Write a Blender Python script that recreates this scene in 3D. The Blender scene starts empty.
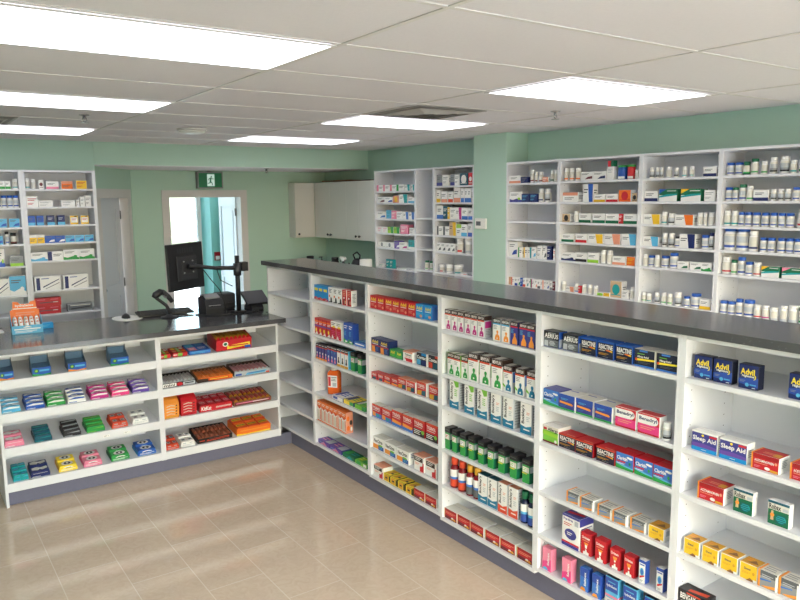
LAMP, SKY, SUN, EXPOSURE = 6.0, 2.3, 32.0, -0.32
import bpy, bmesh, math, random
from math import sin, cos, pi, radians
from mathutils import Vector, Matrix
random.seed(7)
SC = bpy.context.scene
COL = SC.collection

# ------------------------------------------------------------------ materials
def lin(h):
    h = h.lstrip('#')
    v = [int(h[i:i+2], 16) / 255 for i in (0, 2, 4)]
    return tuple(c / 12.92 if c <= .04045 else ((c + .055) / 1.055) ** 2.4 for c in v) + (1,)
PAL = dict(w='f2f1ee', e='8f9396', r='c8202c', o='ee7420', y='f0c228', g='2f9e4b', G='0f6b48', l='9bcf3a', b='2058b4', B='1c2a66', c='5cb4dd',
           t='1a9da0', T='0d5468', p='ec8aa6', m='c02a86', v='6a4aa6', k='1d1c22', n='cdb08c', d='6e2230', s='e79a7c', P='e23f86', N='151a34',
           O='f39a3c', R='a3141f', S='b9bec4', D='3a2a24', C='0f8fd0', Q='d9d6cc', K='121212', L='7cc242', Y='f7dc3a', M='7d1f5f', W='ffffff',
           F='d84a2a', H='8a5a34', V='3d3f8f', A='3f78c8', Z='2c4fa8', X='d8a02e', E='5d6064', J='14789f', I='5b7a98')
MATS = {}
def nodes_mat(name):
    m = bpy.data.materials.new(name); m.use_nodes = True
    nt = m.node_tree
    return m, nt, nt.nodes['Principled BSDF']
def tint_noise(nt, bs, col, scale, amt, coord='Object'):
    tc = nt.nodes.new('ShaderNodeTexCoord'); nz = nt.nodes.new('ShaderNodeTexNoise'); mx = nt.nodes.new('ShaderNodeMix')
    mx.data_type = 'RGBA'
    nz.inputs['Scale'].default_value = scale; nz.inputs['Detail'].default_value = 3
    nt.links.new(tc.outputs[coord], nz.inputs['Vector'])
    c2 = tuple(min(1, c * (1 - amt)) for c in col[:3]) + (1,)
    mx.inputs['A'].default_value = col; mx.inputs['B'].default_value = c2
    nt.links.new(nz.outputs['Fac'], mx.inputs['Factor']); nt.links.new(mx.outputs['Result'], bs.inputs['Base Color'])
    return nz
def mat(k):
    """carton print colours (one letter) and named surfaces"""
    if k in MATS: return MATS[k]
    if k in PAL:
        m, nt, bs = nodes_mat('print_' + PAL[k]); tint_noise(nt, bs, lin(PAL[k]), 40, .06); bs.inputs['Roughness'].default_value = .42
    else:
        hexc, rough, metal, scale, amt = SURF[k]
        m, nt, bs = nodes_mat(k); tint_noise(nt, bs, lin(hexc), scale, amt)
        bs.inputs['Roughness'].default_value = rough; bs.inputs['Metallic'].default_value = metal
    MATS[k] = m
    return m
SURF = dict(melamine=('dfe0e5', .38, 0, 3, .02), wall_paint=('b3d0c0', .75, 0, 4, .03), teal_paint=('8fd2cd', .7, 0, 4, .03), trim_paint=('cfccca', .5, 0, 4, .02),
            door_paint=('c9ced6', .45, 0, 4, .02), tbar=('d9d4d2', .5, 0, 5, .02), kick=('6b6b80', .6, 0, 60, .12), black_plastic=('17171b', .45, 0, 20, .1),
            dark_plastic=('2a2a2f', .5, 0, 20, .1), grey_plastic=('8c8d90', .5, 0, 20, .05), white_plastic=('ecebe6', .35, 0, 20, .02), chrome=('c8c8cc', .2, 1, 20, .02),
            hole=('4d4a46', .8, 0, 20, .1), cabinet=('d2d1cc', .45, 0, 3, .02), orange_liquid=('e8641c', .2, 0, 10, .05), red_liquid=('7c1420', .2, 0, 10, .05),
            navy_glass=('161d3c', .2, 0, 10, .05), brown_board=('5a4335', .7, 0, 20, .1), vent_metal=('b5b0ad', .5, 0, 20, .05), vent_dark=('8f8a87', .7, 0, 20, .05),
            exit_green=('0c7a4e', .4, 0, 10, .03), kraft=('6b4c34', .6, 0, 20, .1), concrete=('d6d4d0', .9, 0, 6, .15), leaf=('9aa680', .7, 0, 20, .3), bark=('6a5543', .9, 0, 20, .3),
            red_wrap=('b8484c', .3, 0, 60, .35), silver_wrap=('b9b6b8', .3, 0, 60, .4), orange_wrap=('d9783a', .35, 0, 60, .3), brown_wrap=('a05a44', .4, 0, 50, .3), rose_wrap=('c58a90', .3, 0, 60, .3), gold_wrap=('c98a2c', .3, 0, 60, .5))

def quartz():
    m, nt, bs = nodes_mat('quartz_worktop'); N = nt.nodes
    tc = N.new('ShaderNodeTexCoord'); vo = N.new('ShaderNodeTexVoronoi'); vo.inputs['Scale'].default_value = 90
    cr = N.new('ShaderNodeValToRGB'); cr.color_ramp.elements[0].position = .0; cr.color_ramp.elements[0].color = lin('9a9a9e')
    cr.color_ramp.elements[1].position = .16; cr.color_ramp.elements[1].color = lin('4a494d')
    nt.links.new(tc.outputs['Object'], vo.inputs['Vector']); nt.links.new(vo.outputs['Distance'], cr.inputs['Fac'])
    nt.links.new(cr.outputs['Color'], bs.inputs['Base Color']); bs.inputs['Roughness'].default_value = .14; bs.inputs['IOR'].default_value = 1.6
    return m
def floor_mat():
    m, nt, bs = nodes_mat('polished_floor_tile'); N = nt.nodes; L = nt.links
    tc = N.new('ShaderNodeTexCoord'); sx = N.new('ShaderNodeSeparateXYZ'); L.new(tc.outputs['Object'], sx.inputs[0])
    def mth(op, a, b=None):
        n = N.new('ShaderNodeMath'); n.operation = op
        for i, v in enumerate((a, b)):
            if v is None: continue
            if isinstance(v, (int, float)): n.inputs[i].default_value = v
            else: L.new(v, n.inputs[i])
        return n.outputs[0]
    u = mth('DIVIDE', mth('ADD', sx.outputs['X'], 1.03), .305); row = mth('FLOOR', u); fu = mth('SUBTRACT', u, row)
    off = mth('MULTIPLY', mth('FLOORED_MODULO', mth('ADD', row, 1), 2), .5)
    v = mth('ADD', mth('DIVIDE', mth('ADD', sx.outputs['Y'], 1.77), .61), off); col = mth('FLOOR', v); fv = mth('SUBTRACT', v, col)
    du = mth('MULTIPLY', mth('MINIMUM', fu, mth('SUBTRACT', 1, fu)), .305); dv = mth('MULTIPLY', mth('MINIMUM', fv, mth('SUBTRACT', 1, fv)), .61)
    g = mth('LESS_THAN', mth('MINIMUM', du, dv), .0022)
    nz = N.new('ShaderNodeTexNoise'); nz.inputs['Scale'].default_value = 16; nz.inputs['Detail'].default_value = 9; nz.inputs['Distortion'].default_value = 2.0
    L.new(tc.outputs['Object'], nz.inputs['Vector'])
    cr = N.new('ShaderNodeValToRGB'); e = cr.color_ramp.elements; e[0].position = .3; e[0].color = lin('c9b39d'); e[1].position = .62; e[1].color = lin('d0bca6')
    L.new(nz.outputs['Fac'], cr.inputs['Fac'])
    wn = N.new('ShaderNodeTexWhiteNoise'); wn.noise_dimensions = '2D'; cb = N.new('ShaderNodeCombineXYZ'); L.new(row, cb.inputs[0]); L.new(col, cb.inputs[1]); L.new(cb.outputs[0], wn.inputs['Vector'])
    hs = N.new('ShaderNodeHueSaturation'); L.new(cr.outputs['Color'], hs.inputs['Color']); L.new(mth('ADD', mth('MULTIPLY', wn.outputs['Value'], .05), .97), hs.inputs['Value'])
    mx = N.new('ShaderNodeMix'); mx.data_type = 'RGBA'; L.new(g, mx.inputs['Factor']); L.new(hs.outputs['Color'], mx.inputs['A']); mx.inputs['B'].default_value = lin('dccfbd')
    L.new(mx.outputs['Result'], bs.inputs['Base Color']); bs.inputs['Roughness'].default_value = .06; bs.inputs['IOR'].default_value = 1.6
    return m
def ceiling_mat():
    m, nt, bs = nodes_mat('mineral_ceiling_tile'); nz = tint_noise(nt, bs, lin('e6e1e5'), 60, .06); bs.inputs['Roughness'].default_value = .9
    bp_ = nt.nodes.new('ShaderNodeBump'); bp_.inputs['Strength'].default_value = .15; bp_.inputs['Distance'].default_value = .004
    nt.links.new(nz.outputs['Fac'], bp_.inputs['Height']); nt.links.new(bp_.outputs['Normal'], bs.inputs['Normal'])
    return m
def emit(name, hexc, s):
    m = bpy.data.materials.new(name); m.use_nodes = True; nt = m.node_tree; nt.nodes.clear()
    e = nt.nodes.new('ShaderNodeEmission'); e.inputs[0].default_value = lin(hexc); e.inputs[1].default_value = s
    o = nt.nodes.new('ShaderNodeOutputMaterial'); nt.links.new(e.outputs[0], o.inputs[0]); return m
def glass():
    m = bpy.data.materials.new('clear_glass'); m.use_nodes = True; nt = m.node_tree; nt.nodes.clear()
    t = nt.nodes.new('ShaderNodeBsdfTransparent'); g = nt.nodes.new('ShaderNodeBsdfGlossy'); g.inputs['Roughness'].default_value = .02
    t.inputs[0].default_value = (.93, .97, .97, 1)
    f = nt.nodes.new('ShaderNodeFresnel'); f.inputs[0].default_value = 1.45; mx = nt.nodes.new('ShaderNodeMixShader'); o = nt.nodes.new('ShaderNodeOutputMaterial')
    nt.links.new(f.outputs[0], mx.inputs[0]); nt.links.new(t.outputs[0], mx.inputs[1]); nt.links.new(g.outputs[0], mx.inputs[2]); nt.links.new(mx.outputs[0], o.inputs[0])
    return m
MATS['quartz'] = quartz(); MATS['floor'] = floor_mat(); MATS['ceil'] = ceiling_mat(); MATS['glass'] = glass()
MATS['lamp'] = emit('lit_diffuser', 'f2f3fa', LAMP)
MATS['exit_lit'] = emit('exit_pictogram', 'd8f4e4', .9)

# ------------------------------------------------------------------ mesh builder
class MB:
    def __init__(s): s.v = []; s.f = []; s.m = []; s.names = []; s.smooth = []
    def mi(s, k):
        if k not in s.names: s.names.append(k)
        return s.names.index(k)
    def face(s, pts, k, sm=False):
        b = len(s.v); s.v += [tuple(p) for p in pts]; s.f.append(tuple(range(b, b + len(pts)))); s.m.append(s.mi(k)); s.smooth.append(sm)
    def box(s, x0, x1, y0, y1, z0, z1, k, top=None, front=None, side=None):
        P = lambda i, j, l: (x1 if i else x0, y1 if j else y0, z1 if l else z0)
        s.face([P(0,0,0), P(1,0,0), P(1,0,1), P(0,0,1)], front or k); s.face([P(1,1,0), P(0,1,0), P(0,1,1), P(1,1,1)], k)
        s.face([P(0,1,0), P(0,0,0), P(0,0,1), P(0,1,1)], side or k); s.face([P(1,0,0), P(1,1,0), P(1,1,1), P(1,0,1)], side or k)
        s.face([P(0,0,1), P(1,0,1), P(1,1,1), P(0,1,1)], top or k); s.face([P(0,1,0), P(1,1,0), P(1,0,0), P(0,0,0)], k)
        return s
    def cham(s, w, d, h, kf, ks, kt, c=.0012, x=0, y=0, z=0):
        """carton: box with slightly rubbed (chamfered) edges; front at y, base at z, centred on x"""
        X = (x - w/2, x + w/2); Y = (y, y + d); Z = (z, z + h)
        def V(i, j, l, ax):
            q = [X[i], Y[j], Z[l]]
            for a, t in enumerate((i, j, l)):
                if a != ax: q[a] += -c if t else c
            return tuple(q)
        kk = {(0,0): ks, (0,1): ks, (1,0): kf, (1,1): ks, (2,0): ks, (2,1): kt}
        for ax in range(3):
            for sd in (0, 1):
                o = [a for a in range(3) if a != ax]; ring = []
                for p, q in ((0,0), (1,0), (1,1), (0,1)):
                    t = [0,0,0]; t[ax] = sd; t[o[0]] = p; t[o[1]] = q; ring.append(V(t[0], t[1], t[2], ax))
                if (sd == 0) == (ax != 1): ring.reverse()
                s.face(ring, kk[(ax, sd)])
        for ax in range(3):
            o = [a for a in range(3) if a != ax]
            for p in (0, 1):
                for q in (0, 1):
                    a = [0,0,0]; a[o[0]] = p; a[o[1]] = q; b = list(a); b[ax] = 1
                    s.face([V(*a, o[0]), V(*b, o[0]), V(*b, o[1]), V(*a, o[1])], ks)
        for i in (0, 1):
            for j in (0, 1):
                for l in (0, 1): s.face([V(i,j,l,0), V(i,j,l,1), V(i,j,l,2)], ks)
        return s
    def lathe(s, prof, ks, n=20, cx=0, cy=0, z=0, front=None, cap=True):
        """prof [(r,z)], ks one key per segment; front {segment: key} recolours the arc that faces -y"""
        b = len(s.v)
        for r, zz in prof:
            for i in range(n):
                a = 2 * pi * i / n - pi / 2; s.v.append((cx + r * cos(a), cy + r * sin(a), z + zz))
        for j in range(len(prof) - 1):
            for i in range(n):
                k = ks[j] if not isinstance(ks, str) else ks
                if front and j in front and (i < n * .17 or i > n * .8): k = front[j]
                i2 = (i + 1) % n
                s.f.append((b + j*n + i, b + j*n + i2, b + (j+1)*n + i2, b + (j+1)*n + i)); s.m.append(s.mi(k)); s.smooth.append(True)
        if cap:
            t = len(prof) - 1
            s.f.append(tuple(b + t*n + i for i in range(n))); s.m.append(s.mi(ks if isinstance(ks, str) else ks[-1])); s.smooth.append(False)
            s.f.append(tuple(b + i for i in reversed(range(n)))); s.m.append(s.mi(ks if isinstance(ks, str) else ks[0])); s.smooth.append(False)
        return s
    def tube(s, path, r, k, n=8):
        pts = [Vector(p) for p in path]; b = len(s.v)
        rr = r if isinstance(r, (list, tuple)) else [r] * len(pts)
        up = None
        for i, p in enumerate(pts):
            t = (pts[min(i+1, len(pts)-1)] - pts[max(i-1, 0)]).normalized()
            if up is None: up = Vector((0,0,1)) if abs(t.z) < .9 else Vector((1,0,0))
            a = t.cross(up).normalized(); c = a.cross(t).normalized(); up = c
            for q in range(n):
                an = 2 * pi * q / n; s.v.append(tuple(p + rr[i] * (cos(an) * a + sin(an) * c)))
        for i in range(len(pts) - 1):
            for q in range(n):
                q2 = (q + 1) % n
                s.f.append((b + i*n + q, b + i*n + q2, b + (i+1)*n + q2, b + (i+1)*n + q)); s.m.append(s.mi(k)); s.smooth.append(True)
        e = (len(pts) - 1) * n
        s.f.append(tuple(b + q for q in reversed(range(n)))); s.m.append(s.mi(k)); s.smooth.append(False)
        s.f.append(tuple(b + e + q for q in range(n))); s.m.append(s.mi(k)); s.smooth.append(False)
        return s
    def prism(s, poly, z0, z1, k, axis='z', side=None):
        n = len(poly)
        P = (lambda p, t: (p[0], p[1], t)) if axis == 'z' else ((lambda p, t: (p[0], t, p[1])) if axis == 'y' else (lambda p, t: (t, p[0], p[1])))
        s.face([P(p, z1) for p in poly], k); s.face([P(p, z0) for p in reversed(poly)], k)
        for i in range(n):
            a, b = poly[i], poly[(i+1) % n]; s.face([P(a, z0), P(b, z0), P(b, z1), P(a, z1)], side or k)
        return s
    def mesh(s, name):
        me = bpy.data.meshes.new(name); me.from_pydata(s.v, [], s.f)
        for k in s.names: me.materials.append(mat(k))
        me.polygons.foreach_set('material_index', s.m); me.polygons.foreach_set('use_smooth', s.smooth)
        me.update()
        bm = bmesh.new(); bm.from_mesh(me); bmesh.ops.remove_doubles(bm, verts=bm.verts, dist=1e-6)
        bm.to_mesh(me); bm.free()
        return me
    def build(s, name, parent=None): return obj(name, s.mesh(name), parent)

def obj(name, me, parent=None):
    o = bpy.data.objects.new(name, me); COL.objects.link(o)
    if parent is not None: o.parent = parent
    return o
def tag(o, label, cat, group=None):
    o['label'] = label; o['category'] = cat
    if group: o['group'] = group
    return o
def empty(name, loc, label, cat, rz=0, group=None):
    o = obj(name, None); o.location = loc; o.rotation_euler.z = rz; o.empty_display_size = .05
    return tag(o, label, cat, group)
def struct(name, mb):
    o = mb.build(name); o['kind'] = 'structure'; return o
def part(name, me, parent, loc=None):
    o = obj(name, me, parent)
    if loc: o.location = loc
    return o

# ------------------------------------------------------------------ lettering and printed art
TXT = {}
def text_shape(t):
    if t in TXT: return TXT[t]
    cu = bpy.data.curves.new('lettering', 'FONT'); cu.body = t; cu.resolution_u = 2; cu.offset = .026; cu.fill_mode = 'FRONT'
    o = bpy.data.objects.new('lettering', cu); COL.objects.link(o)
    me = bpy.data.meshes.new_from_object(o.evaluated_get(bpy.context.evaluated_depsgraph_get()))
    vs = [(v.co.x, v.co.y) for v in me.vertices]; fs = [tuple(p.vertices) for p in me.polygons]
    bpy.data.objects.remove(o); bpy.data.curves.remove(cu); bpy.data.meshes.remove(me)
    x0 = min(v[0] for v in vs); x1 = max(v[0] for v in vs); y0 = min(v[1] for v in vs); y1 = max(v[1] for v in vs)
    TXT[t] = ([((x - x0) / (x1 - x0), (y - y0) / (y1 - y0)) for x, y in vs], fs)
    return TXT[t]
def art(mb, fn, items):
    """draw printed items; fn(u,v,layer) -> point on the face"""
    for li, it in enumerate(items):
        k = it[0]; L = li + 1
        if k == 'r': _, u0, v0, u1, v1, c = it; mb.face([fn(u0,v0,L), fn(u1,v0,L), fn(u1,v1,L), fn(u0,v1,L)], c)
        elif k == 'p': mb.face([fn(u,v,L) for u, v in it[1]], it[2])
        elif k == 'd':
            _, u, v, ru, rv, c = it; mb.face([fn(u + ru*cos(2*pi*i/14), v + rv*sin(2*pi*i/14), L) for i in range(14)], c)
        elif k == 'l':
            _, u0, v0, u1, v1, n, c = it
            for i in range(n):
                y = v1 - (v1 - v0) * (i + .2) / n; hh = (v1 - v0) / n * .42; e = u1 - (u1 - u0) * ((i * 37) % 10) / 32
                mb.face([fn(u0, y - hh, L), fn(e, y - hh, L), fn(e, y, L), fn(u0, y, L)], c)
        elif k in ('t', 'tv'):
            _, s, u0, v0, u1, v1, c = it; vs, fs = text_shape(s); b = len(mb.v)
            for x, y in vs:
                if k == 'tv': x, y = 1 - y, x
                mb.v.append(fn(u0 + (u1 - u0) * x, v0 + (v1 - v0) * y, L))
            mi = mb.mi(c)
            for f in fs: mb.f.append(tuple(b + i for i in f)); mb.m.append(mi); mb.smooth.append(False)
def front_fn(w, h, y=0, z=0): return lambda u, v, L: ((u - .5) * w, y - .00035 * L, z + v * h)
def right_fn(w, d, h): return lambda u, v, L: (w / 2 + .00035 * L, u * d, v * h)
def top_fn(w, d, h): return lambda u, v, L: ((u - .5) * w, v * d, h + .00035 * L)
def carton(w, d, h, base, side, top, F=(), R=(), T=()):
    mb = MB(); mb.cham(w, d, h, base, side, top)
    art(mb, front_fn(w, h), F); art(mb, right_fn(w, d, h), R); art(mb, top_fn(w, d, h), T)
    flap = [('r', .03, .62, .97, .64, 'e')] if not T else []
    art(mb, top_fn(w, d, h), flap)
    return mb
# ------------------------------------------------------------------ room shell
XW, YB, HC, ZS = 2.5865, 3.94, 2.60, 2.3676
m = MB(); m.box(-3.4, 2.75, -7.3, 5.75, -.12, 0, 'floor'); struct('floor', m)
m = MB(); m.box(-3.4, 2.75, -7.3, 2.80, HC, HC + .12, 'ceil'); m.box(-3.4, 2.75, 2.80, 5.8, HC, HC + .12, 'ceil'); struct('ceiling', m)
m = MB()
GX = [-2.345, -1.0, .345, 1.66]; GY = [-2.66 + .667 * i for i in range(-6, 9)]
for x in GX: m.box(x - .011, x + .011, -7.2, 2.79, HC - .004, HC + .001, 'tbar')
for y in GY:
    if y < 2.78: m.box(-3.4, XW, y - .011, y + .011, HC - .0035, HC + .001, 'tbar')
struct('trim_ceiling_grid', m)
m = MB(); m.box(-.745, XW, 2.79, YB + .1, ZS, HC, 'wall_paint'); m.box(-.745, XW, 2.7905, YB, ZS - .004, ZS + .001, 'ceil'); struct('ceiling_soffit', m)
m = MB(); m.box(XW, XW + .14, -7.3, YB + .12, 0, HC, 'wall_paint'); struct('wall_right', m)
m = MB(); m.box(2.3065, XW, -.077, .392, 0, HC, 'wall_paint'); struct('wall_pillar', m)
m = MB(); m.box(-3.4, -.745, 2.80, 2.98, 0, HC, 'wall_paint'); struct('wall_left_back', m)
m = MB(); m.box(-3.54, -3.4, -7.3, 2.98, 0, HC, 'wall_paint'); struct('wall_left', m)
DX0, DX1, DZ = .351, 1.314, 2.04
m = MB(); m.box(-.085, DX0, YB, YB + .12, 0, HC, 'wall_paint'); m.box(DX1, XW, YB, YB + .12, 0, HC, 'wall_paint'); m.box(DX0, DX1, YB, YB + .12, DZ, HC, 'wall_paint'); struct('wall_back', m)
m = MB()   # shop front behind the viewpoint: low wall, piers and glazing
m.box(-3.4, XW, -7.3, -7.2, 0, .12, 'wall_paint'); m.box(-3.4, XW, -7.3, -7.2, 2.35, HC, 'wall_paint')
for x in (-3.4, -1.5, .45, 2.39): m.box(x, x + .2, -7.3, -7.2, .12, 2.35, 'wall_paint')
struct('wall_front', m)
for i, x in enumerate((-3.2, -1.3, .65)):
    m = MB(); m.box(x, x + 1.7 + (.04 if i == 2 else 0), -7.26, -7.25, .12, 2.35, 'glass'); struct('window_%d' % (i + 1), m)
# angled wall with the grey door
AW = (-.745, 2.98); AA = math.atan2(YB - 2.98, -.085 + .745); AL = math.hypot(YB - 2.98, -.085 + .745); A0, A1 = .16, 1.0
def angled(o): o.location = (AW[0], AW[1], 0); o.rotation_euler.z = AA; return o
m = MB(); m.box(0, A0, 0, .12, 0, HC, 'wall_paint'); m.box(A1, AL, 0, .12, 0, HC, 'wall_paint'); m.box(A0, A1, 0, .12, DZ, HC, 'wall_paint'); angled(struct('wall_angled', m))
def casing(x0, x1, z, y, k='trim_paint', w=.08, depth=.13):
    m = MB()
    m.box(x0 - w, x0, y - .016, y - .0005, 0, z + w, k); m.box(x1, x1 + w, y - .016, y - .0005, 0, z + w, k); m.box(x0, x1, y - .016, y - .0005, z, z + w, k)
    m.box(x0, x0 + .012, y - .016, y + depth, 0, z, k); m.box(x1 - .012, x1, y - .016, y + depth, 0, z, k); m.box(x0 + .012, x1 - .012, y - .016, y + depth, z - .012, z, k)
    return m
angled(struct('trim_1', casing(A0, A1, DZ, 0, w=.09)))
struct('trim_2', casing(DX0, DX1, DZ, YB))
def door_leaf(w, h=2.024, t=.035):
    m = MB(); k = 'door_paint'
    # stiles, rails and two recessed panels
    m.box(0, .12, 0, t, 0, h, k); m.box(w - .12, w, 0, t, 0, h, k)
    for z0, z1 in ((0, .22), (.88, 1.02), (h - .13, h)): m.box(.12, w - .12, 0, t, z0, z1, k)
    for z0, z1 in ((.22, .88), (1.02, h - .13)):
        m.box(.12, w - .12, .012, t - .012, z0, z1, k); m.box(.17, w - .17, .004, t - .004, z0 + .05, z1 - .05, k)
    return m
def door_parts(o, w):
    for z in (.25, 1.02, 1.82):
        q = MB(); q.tube([(w + .004, -.004, z - .05), (w + .004, -.004, z + .05)], .009, 'E'); q.build('hinge', o)
    q = MB(); q.lathe([(.03, 0), (.03, .006), (.012, .01), (.012, .04), (.026, .048), (.028, .062), (.018, .072)], 'chrome', 14)
    h = q.build('door_knob', o); h.location = (.07, -.0005, 1.0); h.rotation_euler.x = pi / 2
d = struct('door_1', door_leaf(A1 - A0 - .05)); angled(d); dl = Matrix.Rotation(AA, 4, 'Z') @ Vector((A0 + .018, .085, 0)); d.location = (AW[0] + dl.x, AW[1] + dl.y, .01); door_parts(d, A1 - A0 - .05)
d = struct('door_2', door_leaf(.90)); d.location = (1.292 + .90 * cos(radians(83)), 4.085 + .90 * sin(radians(83)), .01); d.rotation_euler.z = radians(180 + 83); door_parts(d, .90)
# vestibule beyond the open doorway, and the daylight outside
m = MB(); m.box(1.356, 2.75, 5.2, 5.75, 0, HC, 'teal_paint'); m.box(2.2, 2.3, YB + .12, 5.2, 0, HC, 'teal_paint'); struct('wall_vestibule_right', m)
m = MB(); m.box(-.25, -.15, YB + .12, 5.75, 0, HC, 'teal_paint'); m.box(-.15, 1.356, 5.65, 5.75, 2.25, HC, 'teal_paint'); struct('wall_vestibule_left', m)
m = MB(); m.box(1.295, 1.352, 5.58, 5.66, 0, 2.25, 'trim_paint'); m.box(-.145, -.09, 5.58, 5.66, 0, 2.25, 'trim_paint'); m.box(-.09, 1.295, 5.58, 5.66, 2.19, 2.25, 'trim_paint'); m.box(-.09, 1.295, 5.58, 5.66, .001, .05, 'trim_paint'); struct('trim_3', m)
m = MB(); m.box(-.09, 1.295, 5.615, 5.623, .05, 2.19, 'glass'); struct('window_4', m)
m = MB(); m.box(-14, 16, 5.76, 24, -.1, -.02, 'concrete'); m.box(-14, 16, -24, -7.32, -.1, -.02, 'concrete'); struct('ground', m)
for i, (sx, sy, hh) in enumerate(((1.75, 9.6, 1.7), (3.3, 10.5, 2.0))):
    m = MB()
    for _ in range(150):
        a = random.random() * 2 * pi; r = hh * .34 * math.sqrt(random.random()); z = hh * (.18 + .8 * random.random()); r *= 1 - .5 * abs(z / hh - .5)
        c = Vector((r * cos(a), r * sin(a), z)); u = Vector((random.uniform(-1, 1), random.uniform(-1, 1), random.uniform(-.6, .6))).normalized() * .07; v = Vector((random.uniform(-1, 1), random.uniform(-1, 1), random.uniform(-1, 1))).normalized() * .04
        m.face([c - u, c + v, c + u, c - v], 'leaf')
    o = m.build('garden_shrub'); o.location = (sx, sy, -.02)
    tag(o, ['short green shrub outside the bright doorway', 'taller green shrub outside, behind the short one'][i], 'shrub')
    m = MB()
    for q in range(5): m.tube([(0.02 * q - .04, 0, 0), (.1 * cos(q * 1.3), .1 * sin(q * 1.3), hh * .4), (.3 * cos(q * 1.3), .3 * sin(q * 1.3), hh * .75)], [.02, .014, .006], 'bark', 6)
    m.build('stem', o)

# ------------------------------------------------------------------ ceiling lights and fittings
def ceiling_light(cx, cy, label):
    t = empty('ceiling_light', (cx, cy, HC - .004), label, 'ceiling light', group='recessed ceiling lights')
    m = MB(); w, d = .626, .318
    for a in ((-w, w, -d, -d + .014), (-w, w, d - .014, d), (-w, -w + .014, -d + .014, d - .014), (w - .014, w, -d + .014, d - .014)): m.box(*a, -.006, -.001, 'tbar')
    m.build('frame', t)
    m = MB(); m.box(-w + .015, w - .015, -d + .015, d - .015, -.004, -.0012, 'lamp'); m.build('diffuser', t)
LX = (-1.643, .984)
for cx, cy, lb in ((LX[0], -2.332, 'large bright ceiling panel at the upper left corner of the room view'), (LX[0], -.35, 'bright ceiling panel second from the front, above the candy counter'),
                   (LX[0], 1.703, 'small looking bright ceiling panel above the white wall shelves beside the grey door'),
                   (LX[1], -2.28, 'bright ceiling panel nearest the long wall of medicine shelves'), (LX[1], -.288, 'bright ceiling panel just beyond the square air vent'),
                   (LX[1], 1.687, 'bright ceiling panel closest to the green soffit and exit sign'),
                   (.75, 4.85, 'added unseen ceiling panel brightening the teal vestibule beyond the open doorway'),  # unseen panel, added to brighten the teal vestibule walls
                   (LX[0], -4.4, 'ceiling panel behind the viewpoint over the shop floor'), (LX[1], -4.4, 'ceiling panel behind the viewpoint beside the medicine wall'),
                   (LX[0], -6.3, 'ceiling panel by the shop front window over the floor'), (LX[1], -6.3, 'ceiling panel by the shop front window near the medicine wall')):
    ceiling_light(cx, cy, lb)
t = empty('dome_light', (-.33, 1.01, HC), 'round white unlit dome light on the ceiling above the candy counter', 'ceiling light')
m = MB(); m.lathe([(.125, 0), (.125, -.012), (.115, -.016)], 'tbar', 28); m.build('ring', t)
m = MB(); m.lathe([(.113, -.0165), (.105, -.028), (.07, -.04), (.02, -.046)], 'white_plastic', 28); m.build('dome', t)
def vent(cx, cy, lb):
    t = empty('air_vent', (cx, cy, HC - .004), lb, 'air vent')
    m = MB(); m.box(-.3, .3, -.3, .3, -.002, -.0005, 'vent_dark'); m.build('backing', t)
    m = MB()
    for k in range(5):
        r = .30 - k * .055; zz = -.004 - .004 * (k % 2); a = .02 if k == 0 else .03
        for s in (((-r, -r), (r, -r), (r - a, -r + a), (-r + a, -r + a)), ((r, -r), (r, r), (r - a, r - a), (r - a, -r + a)), ((r, r), (-r, r), (-r + a, r - a), (r - a, r - a)), ((-r, r), (-r, -r), (-r + a, -r + a), (-r + a, r - a))):
            m.face([(p[0], p[1], zz - (.012 if i > 1 and k else 0)) for i, p in enumerate(s)], 'vent_metal')
    m.build('louvre', t)
vent(.68, -.99, 'square grey louvred air vent in the ceiling between two bright panels')
vent(-2.0, 1.0, 'square louvred air vent at the left edge, over the white wall shelves')
def sprinkler(x, y, z, lb):
    t = empty('fire_sprinkler', (x, y, z), lb, 'sprinkler', group='fire sprinkler heads')
    m = MB(); m.lathe([(.035, 0), (.033, -.006), (.012, -.008), (.01, -.03), (.006, -.032)], 'chrome', 14); m.build('ceiling_mount', t)
    m = MB(); m.tube([(-.011, 0, -.02), (-.016, 0, -.04), (0, 0, -.052)], .003, 'chrome', 6); m.tube([(.011, 0, -.02), (.016, 0, -.04), (0, 0, -.052)], .003, 'chrome', 6); m.build('yoke', t)
    m = MB(); m.lathe([(.008, -.0525), (.028, -.055), (.028, -.057)], 'chrome', 14); m.build('deflector', t)
sprinkler(1.44, -1.5, HC, 'sprinkler head hanging from the ceiling near the medicine wall light')
sprinkler(-1.33, .35, HC, 'sprinkler head hanging from the ceiling over the left side of the candy counter')
sprinkler(1.24, 2.95, ZS - .004, 'sprinkler head under the green soffit right of the exit sign')

# exit sign
t = empty('exit_sign', (.883, YB, 2.245), 'green running man exit sign on the wall above the open doorway', 'exit sign')
m = MB(); m.box(-.168, .168, -.07, -.0005, -.105, .105, 'grey_plastic'); m.build('housing', t)
m = MB(); m.box(-.152, .152, -.0725, -.0705, -.09, .09, 'exit_green')
E_ = lambda u, v, L: ((u - .5) * .3, -.0725 - .0004 * L, (v - .5) * .178)
art(m, E_, [('r', .36, .08, .68, .92, 'exit_lit'), ('d', .545, .76, .028, .05, 'exit_green'), ('p', [(.50, .70), (.56, .68), (.53, .42), (.46, .44)], 'exit_green'),
            ('p', [(.51, .68), (.43, .62), (.40, .50), (.425, .49), (.455, .575), (.52, .61)], 'exit_green'), ('p', [(.54, .66), (.60, .55), (.65, .58), (.645, .62), (.60, .60), (.56, .70)], 'exit_green'),
            ('p', [(.46, .45), (.52, .42), (.50, .30), (.38, .24), (.375, .29), (.465, .34)], 'exit_green'), ('p', [(.49, .45), (.53, .42), (.58, .32), (.60, .14), (.565, .14), (.545, .29), (.49, .36)], 'exit_green')])
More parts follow.
